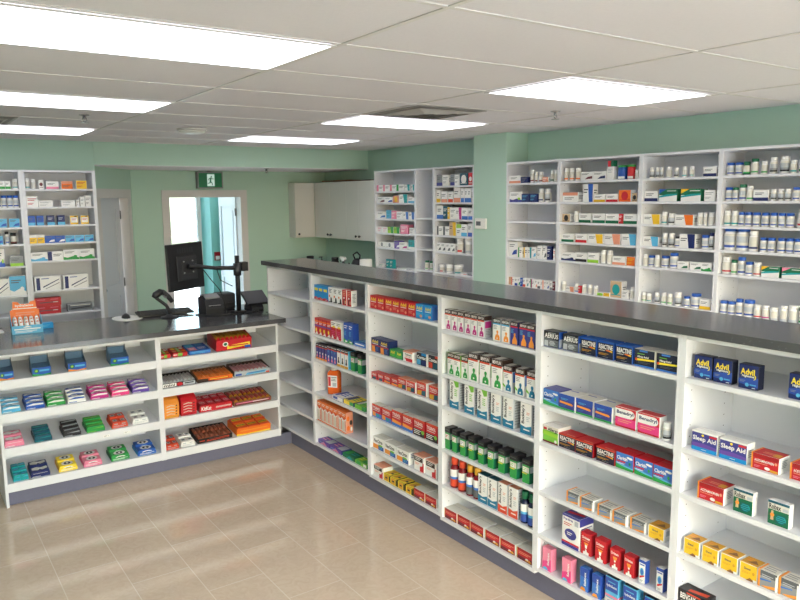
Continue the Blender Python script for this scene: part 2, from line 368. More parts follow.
m.build('sign_face', t)
m = MB(); m.box(-.02, .02, -.045, -.015, .105, .119, 'grey_plastic'); m.build('mount', t)
# thermostat on the pillar
t = empty('thermostat', (2.3065, .265, 1.737), 'white wall thermostat with a small grey display on the green pillar', 'thermostat', rz=-pi / 2)
m = MB(); m.cham(.16, .028, .105, 'white_plastic', 'white_plastic', 'white_plastic', .006, 0, -.0285, -.0525); m.build('body', t)
m = MB(); m.box(-.06, .06, -.0004, -.0001, -.035, .035, 'grey_plastic'); m.build('wall_mount', t)
m = MB(); m.box(-.055, .012, -.030, -.0286, -.02, .022, 'E'); m.build('display', t)
# red call switch in the vestibule
t = empty('call_switch', (1.432, 5.2, 1.165), 'small red and white switch plate on the teal wall through the doorway', 'switch')
m = MB(); m.box(-.045, .045, -.02, -.0005, -.062, .062, 'R'); m.build('plate', t)
m = MB(); m.box(-.03, .03, -.028, -.0205, -.05, .005, 'w'); m.build('button', t)

# ------------------------------------------------------------------ shelving
def unit_panels(t, W, D, H, facing_z0=0):
    pass
def side_panel_mesh(D, H, th, holes, y0=0, notch=0):
    """panel in the local y (depth) / z plane, thickness along x from 0 to th"""
    m = MB()
    if notch: m.prism([(y0, notch), (y0 + .061, notch), (y0 + .061, 0), (y0 + D, 0), (y0 + D, H), (y0, H)], 0, th, 'melamine', 'x')
    else: m.box(0, th, y0, y0 + D, 0, H, 'melamine')
    if holes:
        for yy in (y0 + .05, y0 + D - .07):
            for i in range(int((H - .3) / .048)):
                z = .22 + i * .048
                for x, s in ((-.0001, -1), (th + .0001, 1)):
                    p = [(x, yy + .0028 * cos(q * pi / 3), z + .0028 * sin(q * pi / 3)) for q in range(6)]
                    m.face(p if s > 0 else p[::-1], 'hole')
    return m.mesh('side_panel')
def shelf_unit(name, loc, rz, W, D, H, zs, label, cat, th=.018, sh=.02, zbot=0, top=True, kick=None, endw=None, topname='top_panel', group=None, notch=0):
    """local frame: x along the unit 0..W, front at y=0 facing -y, depth to y=D; zs are shelf top heights"""
    t = empty(name, loc, label, cat, rz, group)
    key = (D, H, th, notch)
    me = PANELS.get(key) or PANELS.setdefault(key, side_panel_mesh(D, H, th, True, notch=notch))
    part('side_panel', me, t, (0.0002, 0, 0)); part('side_panel', me, t, (W - th - .0002, 0, 0))
    m = MB(); m.box(th + .0006, W - th - .0006, D - .008, D - .0004, zbot, H - (.02 if top else 0), 'melamine'); m.build('back_panel', t)
    sm = MB(); sm.box(th + .0008, W - th - .0008, .001, D - .009, -sh, 0, 'melamine'); sme = sm.mesh('shelf')
    for z in zs: part('shelf', sme, t, (0, 0, z))
    if top:
        m = MB(); m.box(th + .0006, W - th - .0006, .0005, D - .0005, H - .019, H - .0002, 'melamine'); m.build(topname, t)
    if kick:
        m = MB(); m.box(th + .0006, W - th - .0006, kick[0], kick[0] + .015, 0, kick[1], 'kick'); m.build('kick_board', t)
    return t
PANELS = {}
# long counter: six bays side by side, front plane x=0, facing -x
# (top y, low y, shelf heights, label)
BAYS = [(.318, -.445, [1.245, 1.0, .78, .545, .335, .15], 'empty white shelf bay at the inner corner of the long counter'),
        (-.445, -1.221, [1.263, 1.0, .814, .556, .336, .155], 'white shelf bay with orange mouthwash, next to the empty corner bay'),
        (-1.221, -1.999, [1.287, 1.0, .815, .556, .336, .148], 'white shelf bay full of red boxes in the long counter'),
        (-1.999, -2.7705, [1.256, 1.0, .813, .553, .335, .131], 'white shelf bay with green cans and syrup bottles in the long counter'),
        (-2.7705, -3.5465, [1.286, 1.0, .812, .557, .334, .15], 'white shelf bay of allergy boxes in the long counter'),
        (-3.5465, -4.31, [1.287, 1.0, .81, .557, .334, .15], 'white shelf bay at the right edge with navy boxes on its top shelf')]
for y1, y0, zs, lb in BAYS:
    # local x runs along -y
    t = shelf_unit('counter_shelf_bay', (0, y1, 0), -pi / 2, y1 - y0, .36, 1.459, zs, lb, 'shelf unit', group='bays of the long counter', notch=zs[-1] - .02)
    m = MB(); W = y1 - y0; m.box(.0002 if y1 < 0 else .2736, W - .0002, .045, .06, 0, zs[-1] - .021, 'kick'); m.build('kick_board', t)
m = MB(); m.box(-.025, .377, -4.36, .37, 1.4605, 1.4946, 'quartz'); o = m.build('long_worktop'); tag(o, 'long dark grey speckled worktop on the tall counter of medicine shelves', 'worktop')
# candy counter: two bays with sloping decks, front plane y=0
DT = radians(7.5)
def candy_bay(x0, x1, label, left, kick_x1):
    W = x1 - x0; t = empty('candy_shelf_bay', (x0, 0, 0), label, 'shelf unit', group='bays of the candy counter')
    th = .018; D = .40
    me = side_panel_mesh(D, 1.0255, th, False); mn = side_panel_mesh(D, 1.0255, th, False, notch=.1); part('side_panel', me if left else mn, t, (.0002, 0, 0)); part('side_panel', mn, t, (W - th - .0002, 0, 0))
    m = MB(); m.box(th + .0006, W - th - .0006, D - .008, D - .0004, .1, 1.0255, 'melamine'); m.build('back_panel', t)
    m = MB(); a, b = th + .0008, W - th - .0008
    z1 = -.003 + (D - .03) * math.tan(DT)
    m.box(a, b, .0005, .018, -.058, 0, 'melamine')
    q = [(.0185, -.003), (D - .0095, z1), (D - .0095, z1 - .018), (.0185, -.021)]
    m.prism(q[::-1], a, b, 'melamine', 'x')
    sme = m.mesh('shelf')
    for z in (.853, .632, .401, .160): part('shelf', sme, t, (0, 0, z))
    m = MB(); m.box(th + .0006 if left else .0, kick_x1 - x0, .045, .06, 0, .0995, 'kick'); m.build('kick_board', t)
    m = MB(); m.box(a, b, .0005, .018, 1.005, 1.0252, 'melamine'); m.build('front_rail', t)
    return t
tg = candy_bay(-2.052, -1.013, 'white candy counter bay of chewing gum cartons with sloping shelves', True, -1.0132)
th_ = candy_bay(-1.0128, -.068, 'white candy counter bay of chocolate bars with sloping shelves', False, .044)
for x, z in ((-1.402 + 2.052, .575), (-1.262 + 2.052, .575)):
    m = MB(); m.box(-.022, .022, -.0016, -.0004, -.008, .008, 'w'); art(m, front_fn(.044, .016, -.0016, -.008), [('l', .08, .2, .6, .85, 2, 'e'), ('r', .75, .2, .8, .8, 'e')])
    o = m.build('price_tag', tg); o.location = (x, 0, z - .21)
m = MB(); m.prism([(-2.75, -.025), (-.0065, -.025), (-.0065, .374), (.31, .374), (.31, .92), (-2.75, .92)], 1.0262, 1.061, 'quartz')
o = m.build('candy_worktop'); tag(o, 'lower dark grey speckled worktop over the gum and chocolate bays', 'worktop')
t = empty('counter_support_frame', (0, 0, 0), 'white support panels under the back of the lower worktop', 'counter support')
m = MB(); m.box(-2.05, .28, .86, .878, 0, 1.0258, 'melamine'); m.build('back_panel', t)
m = MB(); m.box(.262, .28, .40, .8595, 0, 1.0258, 'melamine'); m.build('end_panel', t)
m = MB(); m.box(-2.74, -2.722, .0, .85, 0, 1.0258, 'melamine'); m.build('end_panel', t)
# wall shelving beside the grey door (front y=2.5022, facing -y)
shelf_unit('wall_shelf_unit', (-1.4705, 2.5022, 0), 0, .6625, .296, 2.295, [2.116, 1.944, 1.77, 1.597, 1.426, 1.136, .906, .5, .12], 'white wall shelf column with two pen boxes, closest to the grey door', 'shelf unit', th=.03, sh=.016, group='white wall shelf columns beside the grey door')
shelf_unit('wall_shelf_unit', (-2.16, 2.5022, 0), 0, .689, .296, 2.295, [2.117, 1.942, 1.757, 1.6, 1.39, 1.11, .912, .5, .12], 'white wall shelf column cut off by the left edge', 'shelf unit', th=.022, sh=.016, group='white wall shelf columns beside the grey door')
# dispensary shelving on the long right wall (front x=2.3065, facing -x)
RW = [(-.0785, -.744, 'R1', [2.123, 1.947, 1.772, 1.603, 1.430, 1.156, .8, .4], 'white wall shelf column right of the green pillar with two empty shelves'),
      (-.744, -1.5915, 'R2', [2.128, 1.948, 1.773, 1.603, 1.438, 1.165, .8, .4], 'white wall shelf column with green and white cartons in a row'),
      (-1.5915, -2.2585, 'R3', [2.129, 1.952, 1.777, 1.606, 1.446, 1.164, .8, .4], 'white wall shelf column with two large green topped cartons'),
      (-2.2585, -3.05, 'R4', [2.132, 1.954, 1.779, 1.609, 1.440, 1.147, .8, .4], 'white wall shelf column at the right edge full of blue capped bottles'),
      (2.225, 1.387, 'FL', [2.076, 1.939, 1.753, 1.584, 1.408, 1.165, .8, .4], 'white wall shelf column next to the white wall cabinets'),
      (1.387, 1.0505, 'FM', [1.774, 1.596, 1.434, 1.2, .8, .4], 'narrow nearly empty white wall shelf column holding two green bottles'),
      (1.0505, .3935, 'FR', [2.119, 1.945, 1.769, 1.597, 1.419, 1.196, .8, .4], 'white wall shelf column left of the green pillar with thermostat')]
for y1, y0, key, zs, lb in RW:
    shelf_unit('wall_shelf_unit', (2.3065, y1, 0), -pi / 2, y1 - y0, .279, 2.318, zs, lb, 'shelf unit', sh=.018, group='white wall shelf columns of the dispensary')
# wall cabinets and back counter
def wall_cabinet(loc, rz, W, D, z0, z1, doors, label, endstrip=0):
    t = empty('wall_cabinet', loc, label, 'wall cabinet', rz); m = MB()
    m.box(0, W, .02, D, z0, z1, 'cabinet'); m.build('body', t)
    if endstrip:
        m = MB(); m.box(W - endstrip, W, .0005, .0195, z0, z1, 'cabinet'); m.build('filler_strip', t)
    n = len(doors); w = (W - endstrip) / n
    for i, kx in enumerate(doors):
        m = MB(); m.cham(w - .003, .018, z1 - z0 - .004, 'cabinet', 'cabinet', 'cabinet', .0015, w * (i + .5), .0005, z0 + .002); d = m.build('door', t)
        q = MB(); q.lathe([(.006, 0), (.006, .012), (.015, .018), (.016, .026), (.01, .03)], 'dark_plastic', 12)
        k = q.build('knob', d); k.location = (w * i + (.04 if kx == 'l' else w - .04), 0, z0 + .05); k.rotation_euler.x = pi / 2
    return t
wall_cabinet((2.009, 3.742, 0), 0, .297, .196, 1.47, 2.212, ['l'], 'small single door end of the white wall cabinets, on the back wall')
wall_cabinet((2.3068, 3.741, 0), -pi / 2, 3.741 - 2.9, .278, 1.47, 2.212, ['r', 'l'], 'white double door wall cabinet in the corner, on the right wall')
wall_cabinet((2.3065, 2.899, 0), -pi / 2, 2.899 - 2.2275, .278, 1.47, 2.212, ['r', 'l'], 'white double door wall cabinet touching the medicine shelves', .07)
for i, (x, y0, y1, z, k) in enumerate(((2.33, 2.35, 3.25, 2.2125, 'brown_board'), (2.35, 2.95, 3.6, 2.2245, 'H'))):
    m = MB(); m.box(x, x + .22, y0, y1, z, z + .011, k); art(m, lambda u, v, L: (x + u * .22, y0 + v * (y1 - y0), z + .011 + .0004 * L), [('r', .48, .02, .52, .98, 'n')]); o = m.build('flattened_carton')
    tag(o, ['long flattened brown carton lying on top of the white wall cabinets', 'shorter flattened carton lying on the long one over the wall cabinets'][i], 'cardboard')
t = empty('base_cabinet', (1.99, 3.93, 0), 'white base cabinets under the wall cabinets, mostly behind the long counter', 'base cabinet', -pi / 2)
m = MB(); m.box(0, 1.70, .02, .594, .1, .96, 'cabinet'); m.build('body', t)
for i in range(4):
    m = MB(); m.cham(.42, .018, .84, 'cabinet', 'cabinet', 'cabinet', .0015, .2125 + i * .425, .0005, .11); d = m.build('door', t)
m = MB(); m.box(0, 1.70, .06, .5, 0, .0995, 'kick'); m.build('kick_board', t)
m = MB(); m.box(1.97, 2.585, 2.229, 3.932, .9605, 1.0, 'quartz'); o = m.build('back_worktop'); tag(o, 'dark worktop along the back wall under the white wall cabinets', 'worktop')
# ------------------------------------------------------------------ things on the counters
ZT = 1.0616
# back worktop clutter that shows over the long counter
def bottle_like(name, loc, prof, k, label, cat, parts=()):
    m = MB(); m.lathe(prof, k, 20); o = m.build(name); o.location = loc; tag(o, label, cat)
    for pn, f in parts: q = MB(); f(q); q.build(pn, o)
    return o
bottle_like('storage_jar', (2.1, 2.85, 1.0008), [(.045, 0), (.05, .01), (.05, .2), (.04, .215)], 'dark_plastic', 'black lidded jar on the back worktop left of the spray bottle', 'jar', [('lid', lambda q: q.lathe([(.046, .2155), (.046, .25), (.04, .255)], 'black_plastic', 20))])
o = bottle_like('spray_bottle', (2.1, 2.645, 1.0008), [(.045, 0), (.05, .01), (.05, .14), (.03, .18), (.016, .2), (.016, .215)], 'E', 'white headed spray bottle on the back worktop under the cabinets', 'spray bottle')
def spray(q):
    q.prism([(-.02, .2155), (.02, .2155), (.03, .24), (.07, .262), (.05, .275), (-.03, .27), (-.06, .255), (-.055, .24)], -.014, .014, 'white_plastic', 'x'); q.tube([(0, .04, .24), (0, .06, .22), (0, .062, .2)], .005, 'dark_plastic', 6)
q = MB(); spray(q); q.build('spray_head', o)
o = bottle_like('paper_towel_roll', (2.13, 2.16, 1.0008), [(.02, 0), (.075, .001), (.075, .272), (.02, .273)], 'white_plastic', 'white paper roll standing on the back worktop beside the kettle', 'paper roll')
o = bottle_like('kettle', (2.13, 2.36, 1.0008), [(.075, 0), (.08, .01), (.085, .09), (.075, .2), (.05, .25), (.02, .268)], 'dark_plastic', 'dark kettle with a looped handle on the back worktop', 'kettle')
q = MB(); q.tube([(0, .05, .252), (0, .09, .31), (0, 0, .345), (0, -.07, .31), (0, -.055, .248)], .01, 'black_plastic', 8); q.build('handle', o)
q = MB(); q.tube([(-.07, 0, .15), (-.11, 0, .2), (-.12, 0, .22)], [.016, .011, .009], 'dark_plastic', 8); q.build('spout', o)
bottle_like('storage_jar', (2.1, 3.52, 1.0008), [(.05, 0), (.055, .01), (.055, .18), (.045, .2)], 'T', 'dark teal jar at the far end of the back worktop', 'jar', [('lid', lambda q: q.lathe([(.05, .2005), (.05, .225), (.044, .23)], 'black_plastic', 20))])
bottle_like('soap_bottle', (2.1, 3.2, 1.0008), [(.03, 0), (.032, .01), (.032, .15), (.014, .17), (.012, .19)], 'Q', 'slim pump bottle between the two dark jars on the back worktop', 'bottle', [('pump', lambda q: (q.lathe([(.013, .1905), (.013, .2), (.005, .203), (.005, .23)], 'dark_plastic', 12), q.box(-.04, .008, -.008, .008, .2305, .242, 'dark_plastic')))])
# till area on the lower worktop
t = empty('computer_monitor', (-.176, .513, ZT), 'black monitor seen from behind on a swivel arm above the worktop', 'monitor')
mo = Matrix.Rotation(radians(20), 4, 'Z')
m = MB(); m.cham(.36, .028, .375, 'black_plastic', 'black_plastic', 'black_plastic', .005, 0, 0, -.187); m.cham(.2, .012, .2, 'dark_plastic', 'dark_plastic', 'dark_plastic', .004, 0, -.0125, -.11)
for i in range(7): m.box(-.08 + i * .024, -.068 + i * .024, -.0012, -.0005, .11, .15, 'dark_plastic')
s = m.build('screen_case', t); s.location = (-.408, .06, .405); s.rotation_euler = (0, radians(-2), radians(22))
m = MB(); m.cham(.12, .012, .12, 'dark_plastic', 'dark_plastic', 'dark_plastic', .004, 0, -.025, -.06); m.tube([(0, -.0255, 0), (0, -.06, 0), (.04, -.075, 0)], .022, 'black_plastic', 10)
for a in (-.045, .045):
    for b in (-.045, .045): m.tube([(a, -.0251, b), (a, -.03, b)], .006, 'grey_plastic', 8)
v = m.build('mount_plate', s)
m = MB(); m.tube([(-.42, -.03, .415), (-.36, -.03, .41), (-.2, -.02, .385), (-.05, 0, .375), (0, 0, .375)], [.02, .017, .015, .018, .024], 'black_plastic', 12); m.build('arm', t)
m = MB(); m.tube([(0, 0, .0), (0, 0, .475)], .02, 'black_plastic', 14); m.build('pole', t)
m = MB(); m.box(-.05, .05, -.045, .045, .0, .012, 'black_plastic'); m.build('base_clamp', t)
m = MB(); m.tube([(0, 0, .31), (0, 0, .41)], .033, 'dark_plastic', 14); m.box(.03, .085, -.03, .03, .345, .42, 'black_plastic'); m.build('collar', t)
m = MB(); m.tube([(-.3, -.01, .385), (-.24, -.01, .3), (-.16, 0, .2), (-.12, .01, .1), (-.1, .02, .004)], .004, 'black_plastic', 6); m.tube([(-.18, -.01, .37), (-.15, 0, .28), (-.04, .02, .22)], .004, 'black_plastic', 6); m.build('cable', t)
# barcode scanner on a gooseneck stand
t = empty('barcode_scanner', (-.735, .60, ZT), 'black barcode scanner resting on a curved gooseneck stand', 'scanner')
m = MB(); m.lathe([(.07, 0), (.068, .008), (.03, .014), (.016, .03)], 'black_plastic', 22); m.build('base', t)
m = MB(); m.tube([(0, 0, .025), (.0, 0, .06), (-.02, 0, .1), (-.06, 0, .135), (-.09, 0, .16), (-.085, 0, .185)], [.015, .014, .013, .013, .014, .016], 'dark_plastic', 10); m.build('gooseneck', t)
m = MB(); m.tube([(-.115, 0, .168), (-.10, 0, .188), (-.06, 0, .212), (-.035, 0, .212)], [.02, .03, .028, .016], 'black_plastic', 12); m.tube([(-.045, 0, .212), (0, 0, .17), (.03, 0, .125)], [.022, .02, .017], 'dark_plastic', 10); m.build('scanner_head', t)
m = MB(); m.tube([(-.045, -.022, .185), (-.03, -.022, .165), (-.02, -.02, .17)], .006, 'grey_plastic', 8); m.build('trigger', t)
# mouse, pad, keyboard
m = MB(); m.prism([(-.11 + 0, 0)] and [(.115 * cos(a * pi / 18), .14 * sin(a * pi / 18)) for a in range(36)], 0, .004, 'white_plastic'); o = m.build('mouse_pad'); o.location = (-1.02, .77, ZT); tag(o, 'white oval mouse mat under the black mouse', 'mouse mat')
m = MB()
n = 14
for i in range(7):
    for j in range(n):
        def P(a, b):
            th = a / 7 * pi / 2; ph = 2 * pi * b / n
            return (.032 * cos(th) * cos(ph), .055 * cos(th) * sin(ph), .034 * sin(th) * (1 - .15 * sin(ph)))
        m.face([P(i, j), P(i, j + 1), P(i + 1, j + 1), P(i + 1, j)], 'black_plastic', True)
o = m.build('computer_mouse'); o.location = (-1.03, .77, ZT + .0045); tag(o, 'black computer mouse on the white oval mat', 'mouse')
q = MB(); q.tube([(0, .03, .026), (0, .04, .025)], .006, 'grey_plastic', 8); q.build('scroll_wheel', o)
t = empty('computer_keyboard', (-.72, .765, ZT), 'flat black keyboard on the worktop behind the barcode scanner', 'keyboard', radians(-3))
m = MB(); m.prism([(-.08, .006), (.08, .022), (.08, .034), (-.08, .018)], -.22, .22, 'black_plastic', 'x'); m.box(-.2, .2, .05, .07, 0, .018, 'black_plastic'); m.build('case', t)
m = MB()
for r in range(5):
    for c in range(15):
        y = -.065 + r * .029; x = -.205 + c * .0285; z = .018 + (y + .08) * .1
        m.box(x, x + .022, y, y + .022, z + .001, z + .007, 'dark_plastic')
m.build('keys', t)
# receipt printer, label printer, card terminal
t = empty('receipt_printer', (-.385, .60, ZT), 'rounded black receipt printer with a grey lid under the monitor', 'printer')
m = MB(); m.prism([(-.10, 0), (.10, 0), (.10, .13), (.02, .15), (-.06, .12), (-.10, .05)], -.075, .075, 'black_plastic', 'x'); m.build('body', t)
m = MB(); m.prism([(-.05, .1265), (.02, .1515), (.09, .1345), (.09, .145), (.02, .163), (-.055, .138)], -.06, .06, 'grey_plastic', 'x'); m.build('lid', t)
m = MB(); m.box(-.05, .05, -.095, -.055, .075, .0755, 'w'); m.build('paper_slot', t)
t = empty('label_printer', (-.20, .70, ZT), 'boxy dark label printer behind the monitor pole', 'printer')
m = MB(); m.cham(.15, .16, .14, 'dark_plastic', 'dark_plastic', 'black_plastic', .012, 0, 0, 0); m.build('body', t)
m = MB(); m.box(-.055, .055, -.006, -.0006, .035, .06, 'black_plastic'); m.build('label_slot', t)
t = empty('card_terminal', (.0, .60, ZT), 'tilted black payment screen beside the end of the tall counter', 'payment terminal')
m = MB(); m.prism([(-.06, 0), (.1, 0), (.1, .02), (.03, .06), (-.01, .06), (-.06, .02)], -.05, .06, 'dark_plastic', 'x'); m.build('base', t)
m = MB(); m.prism([(-.09, .045), (.06, .135), (.05, .153), (-.10, .063)], -.10, .10, 'black_plastic', 'x'); m.build('screen', t)
m = MB(); m.tube([(-.52, .60, 0), (-.46, .44, 0), (-.3, .41, 0), (-.2, .42, 0), (-.1, .43, 0), (-.02, .46, 0)], .006, 'black_plastic', 6); o = m.build('power_cord'); o.location = (0, 0, ZT + .006); tag(o, 'black power cord lying along the worktop in front of the printers', 'cord')
# nasal spray display, blue box, black pouch holder at the left
DCX, DCY, DCR = -1.775, .52, radians(-4)
t = empty('counter_display_carton', (DCX, DCY, ZT), 'orange and light blue display carton of small white packs on the worktop', 'display carton', DCR)
m = MB(); w = .2
m.box(-w/2, w/2, 0, .17, 0, .004, 'c'); m.box(-w/2, w/2, 0, .003, .004, .06, 'c')
for x in (-w/2, w/2 - .003): m.prism([(.0035, .0045), (.166, .0045), (.166, .12), (.11, .105), (.0035, .06)], x, x + .003, 'c', 'x')
art(m, front_fn(w, .06), [('r', .08, .5, .92, .64, 'w'), ('l', .1, .12, .8, .4, 2, 'w'), ('p', [(.35, .74), (.65, .74), (.5, .98)], 'w')]); m.build('tray', t)
m = MB(); hw = w / 2 - .004
m.prism([(-hw, .0045), (hw, .0045), (hw, .15), (.08, .155), (.075, .215), (.04, .21), (.03, .195), (-.03, .195), (-.04, .21), (-.075, .215), (-.08, .155), (-hw, .15)], .1665, .1695, 'o', 'y')
art(m, lambda u, v, L: ((u - .5) * w, .1665 - .0004 * L, .06 + v * .155), [('t', 'hydraSense', .2, .72, .8, .86, 'w'), ('l', .12, .6, .9, .7, 1, 'w'), ('l', .2, .3, .82, .5, 2, 's')]); m.build('header_card', t)
for r in range(3):
    for c in range(5):
        m = MB(); m.tube([(0, 0, 0), (0, .008, .025), (0, .02, .05)], [.014, .016, .011], 'w', 10); m.tube([(0, .02, .05), (0, .024, .062)], [.009, .005], 's', 8)
        o = m.build('nasal_vial'); q = Matrix.Rotation(DCR, 4, 'Z') @ Vector((-.072 + c * .036, .03 + r * .042, 0)); o.location = (DCX + q.x, DCY + q.y, ZT + .02 + r * .016); o.rotation_euler.z = DCR
        tag(o, 'white vial with a peach tip standing in the orange display carton', 'vial', 'vials in the orange display carton')
m = MB(); m.cham(.085, .05, .042, 'C', 'C', 'C', .0015); art(m, front_fn(.085, .042), [('l', .1, .3, .7, .7, 2, 'c')]); art(m, top_fn(.085, .05, .042), [('r', .06, .1, .94, .9, 'c')])
o = m.build('tissue_pack'); o.location = (-1.622, .665, ZT); o.rotation_euler.z = radians(10); tag(o, 'small bright blue box lying right of the orange display carton', 'box')
t = empty('pen_holder', (-1.99, .72, ZT), 'black pen holder on a white base at the left edge of the worktop', 'pen holder')
m = MB(); m.box(-.08, .08, -.07, .07, 0, .006, 'white_plastic'); m.build('base', t)
m = MB(); m.cham(.1, .08, .095, 'black_plastic', 'black_plastic', 'black_plastic', .004, 0, -.04, .0062); m.build('cup', t)

# ------------------------------------------------------------------ candy and gum on the sloping decks
ORD = ['first', 'second', 'third', 'fourth', 'fifth', 'sixth', 'seventh', 'eighth', 'ninth', 'tenth', 'eleventh', 'twelfth', 'thirteenth', 'fourteenth', 'fifteenth', 'sixteenth']
NUM = ['zero', 'one', 'two', 'three', 'four', 'five', 'six', 'seven', 'eight', 'nine', 'ten', 'eleven', 'twelve', 'thirteen', 'fourteen', 'fifteen', 'sixteen']
LIP = {1: .853, 2: .632, 3: .401, 4: .160}
SHELFN = {1: 'top', 2: 'second', 3: 'third', 4: 'bottom'}
RD = Matrix.Rotation(DT, 4, 'X')
def on_deck(o, x, row, lx=0, ly=0, lz=0, y=.03):
    """set o on the sloping deck of a shelf row; lx, ly, lz are offsets along the deck"""
    base = Vector((x, y, LIP[row] - .003 + (y - .0185) * math.tan(DT) + .0012))
    p = base + RD @ Vector((lx, ly, lz)); o.location = p; o.rotation_euler = (DT, 0, 0); return o
def tray_mesh(w, d, h, k, ft, back=None, inner=None, F=(), t=.002):
    m = MB(); b = back or h
    m.box(-w/2, w/2, 0, d, 0, t, k); m.box(-w/2, w/2, 0, t, t, h, k, front=ft); m.box(-w/2, w/2, d - t, d, t, b, k)
    for x in (-w/2, w/2 - t): m.prism([(t, t), (d - t, t), (d - t, b), (t, h)], x, x + t, k, 'x')
    art(m, front_fn(w, h), F); return m
WAVE = [('p', [(.04, .35), (.3, .62), (.6, .66), (.96, .5), (.96, .72), (.6, .9), (.3, .86), (.04, .6)], 'w')]
def gum_pack(w, d, h, k, wave, style):
    m = MB(); m.cham(w, d, h, k, k, k, .003)
    T = top_fn(w, d, h); Fq = front_fn(w, h)
    if style == 'wave': art(m, T, [('p', [(.03, .1), (.3, .36), (.65, .42), (.97, .22), (.97, .72), (.65, .92), (.3, .88), (.03, .62)], wave), ('r', .22, .52, .6, .72, k)]); art(m, Fq, [('p', [(.03, .1), (.4, .4), (.97, .3), (.97, .8), (.4, .9), (.03, .6)], wave)])
    elif style == 'stripe': art(m, T, [('p', [(.05, .2), (.95, .45), (.95, .8), (.05, .55)], wave), ('l', .15, .1, .8, .3, 1, 'e')]); art(m, Fq, [('p', [(.05, .15), (.95, .4), (.95, .75), (.05, .5)], wave)])
    elif style == 'oval': art(m, T, [('d', .5, .5, .33, .4, 'w'), ('d', .5, .5, .2, .27, 'K'), ('r', .44, .35, .56, .65, 'w')]); art(m, Fq, [('d', .5, .5, .3, .3, 'w'), ('r', .35, .4, .65, .6, 'K')])
    elif style == 'cube': art(m, T, [('r', .22, .25, .78, .72, wave), ('r', .35, .4, .65, .56, 'K')]); art(m, Fq, [('r', .25, .3, .75, .7, wave)])
    elif style == 'bow': art(m, T, [('p', [(.06, .35), (.4, .2), (.5, .45), (.62, .2), (.94, .45), (.9, .85), (.55, .68), (.35, .9), (.08, .75)], wave), ('r', .4, .4, .62, .6, 'w')]); art(m, Fq, [('r', .1, .2, .9, .6, wave)])
    return m.mesh('gum_pack')
GUM = [  # row, x, width, colour word, carton key, pack key, mark key, style, packs (cols, rows)
 (2, -1.973, .11, 'pale teal', 't', 'c', 'w', 'wave', (1, 3)), (2, -1.831, .115, 'mid blue', 'Z', 'b', 'w', 'wave', (1, 3)), (2, -1.703, .115, 'green', 'G', 'g', 'w', 'wave', (1, 3)), (2, -1.573, .115, 'white and blue', 'w', 'w', 'b', 'wave', (1, 3)),
 (2, -1.424, .118, 'magenta', 'M', 'm', 'w', 'wave', (1, 3)), (2, -1.284, .12, 'red', 'r', 'P', 'w', 'wave', (1, 3)), (2, -1.144, .118, 'purple', 'V', 'v', 'w', 'wave', (1, 3)),
 (3, -1.972, .115, 'pink', 'P', 'p', 'w', 'bow', (1, 2)), (3, -1.798, .108, 'dark teal', 'K', 'T', 't', 'stripe', (1, 3)), (3, -1.617, .112, 'black', 'K', 'k', 'S', 'stripe', (1, 3)), (3, -1.464, .12, 'black and green', 'G', 'g', 'L', 'stripe', (1, 3)),
 (3, -1.302, .11, 'orange red', 'F', 'F', 'S', 'cube', (2, 2)), (3, -1.158, .11, 'white', 'w', 'w', 'S', 'cube', (2, 2)),
 (4, -1.951, .092, 'turquoise', 't', 't', 'c', 'stripe', (2, 3)), (4, -1.832, .118, 'navy and white', 'B', 'B', 'Q', 'bow', (1, 2)), (4, -1.659, .118, 'yellow', 'X', 'Y', 'w', 'oval', (1, 2)), (4, -1.498, .12, 'bright pink', 'P', 'p', 'w', 'oval', (1, 2)),
 (4, -1.312, .125, 'bright green', 'G', 'g', 'w', 'oval', (1, 2)), (4, -1.126, .13, 'bright blue', 'C', 'b', 'w', 'oval', (1, 2)),
 ('H4', -.938, .094, 'orange red', 'F', 'F', 'S', 'cube', (2, 2)), ('H4', -.822, .106, 'white', 'w', 'w', 'S', 'cube', (2, 2))]
PLACE2 = {1: 'only', 2: 'front'}
for row, x, w, cw, ck, pk, wk, st, (nc, nr) in GUM:
    bay = 'chocolate bay' if row == 'H4' else 'gum bay'; r = 4 if row == 'H4' else row
    d = .155; h = .024
    o = tray_mesh(w, d, h, ck, pk, F=[('l', .1, .2, .9, .75, 2, wk)] if st in ('cube', 'oval') else [('r', .06, .12, .5, .3, wk)]).build('gum_carton'); on_deck(o, x, r)
    tag(o, '%s open gum carton on the %s shelf of the %s' % (cw, SHELFN[r], bay), 'gum carton', 'gum cartons')
    pw = (w - .006) / nc; pd = (d - .007) / nr; me = gum_pack(pw - .0015, pd - .0015, .038, pk, wk, st)
    for j in range(nr):
        for i in range(nc):
            q = obj('gum_pack', me); on_deck(q, x, r, (i - (nc - 1) / 2) * pw, .0035 + j * pd, .0032 + .009 * j)
            pos = (['front', 'back'] if nr == 2 else ['front', 'middle', 'back'])[j] + ((' left', ' right')[i] if nc == 2 else '')
            tag(q, '%s gum pack, %s of its carton, %s shelf of the %s' % (cw, pos, SHELFN[r], bay), 'gum pack', 'gum packs in the %s carton' % cw)
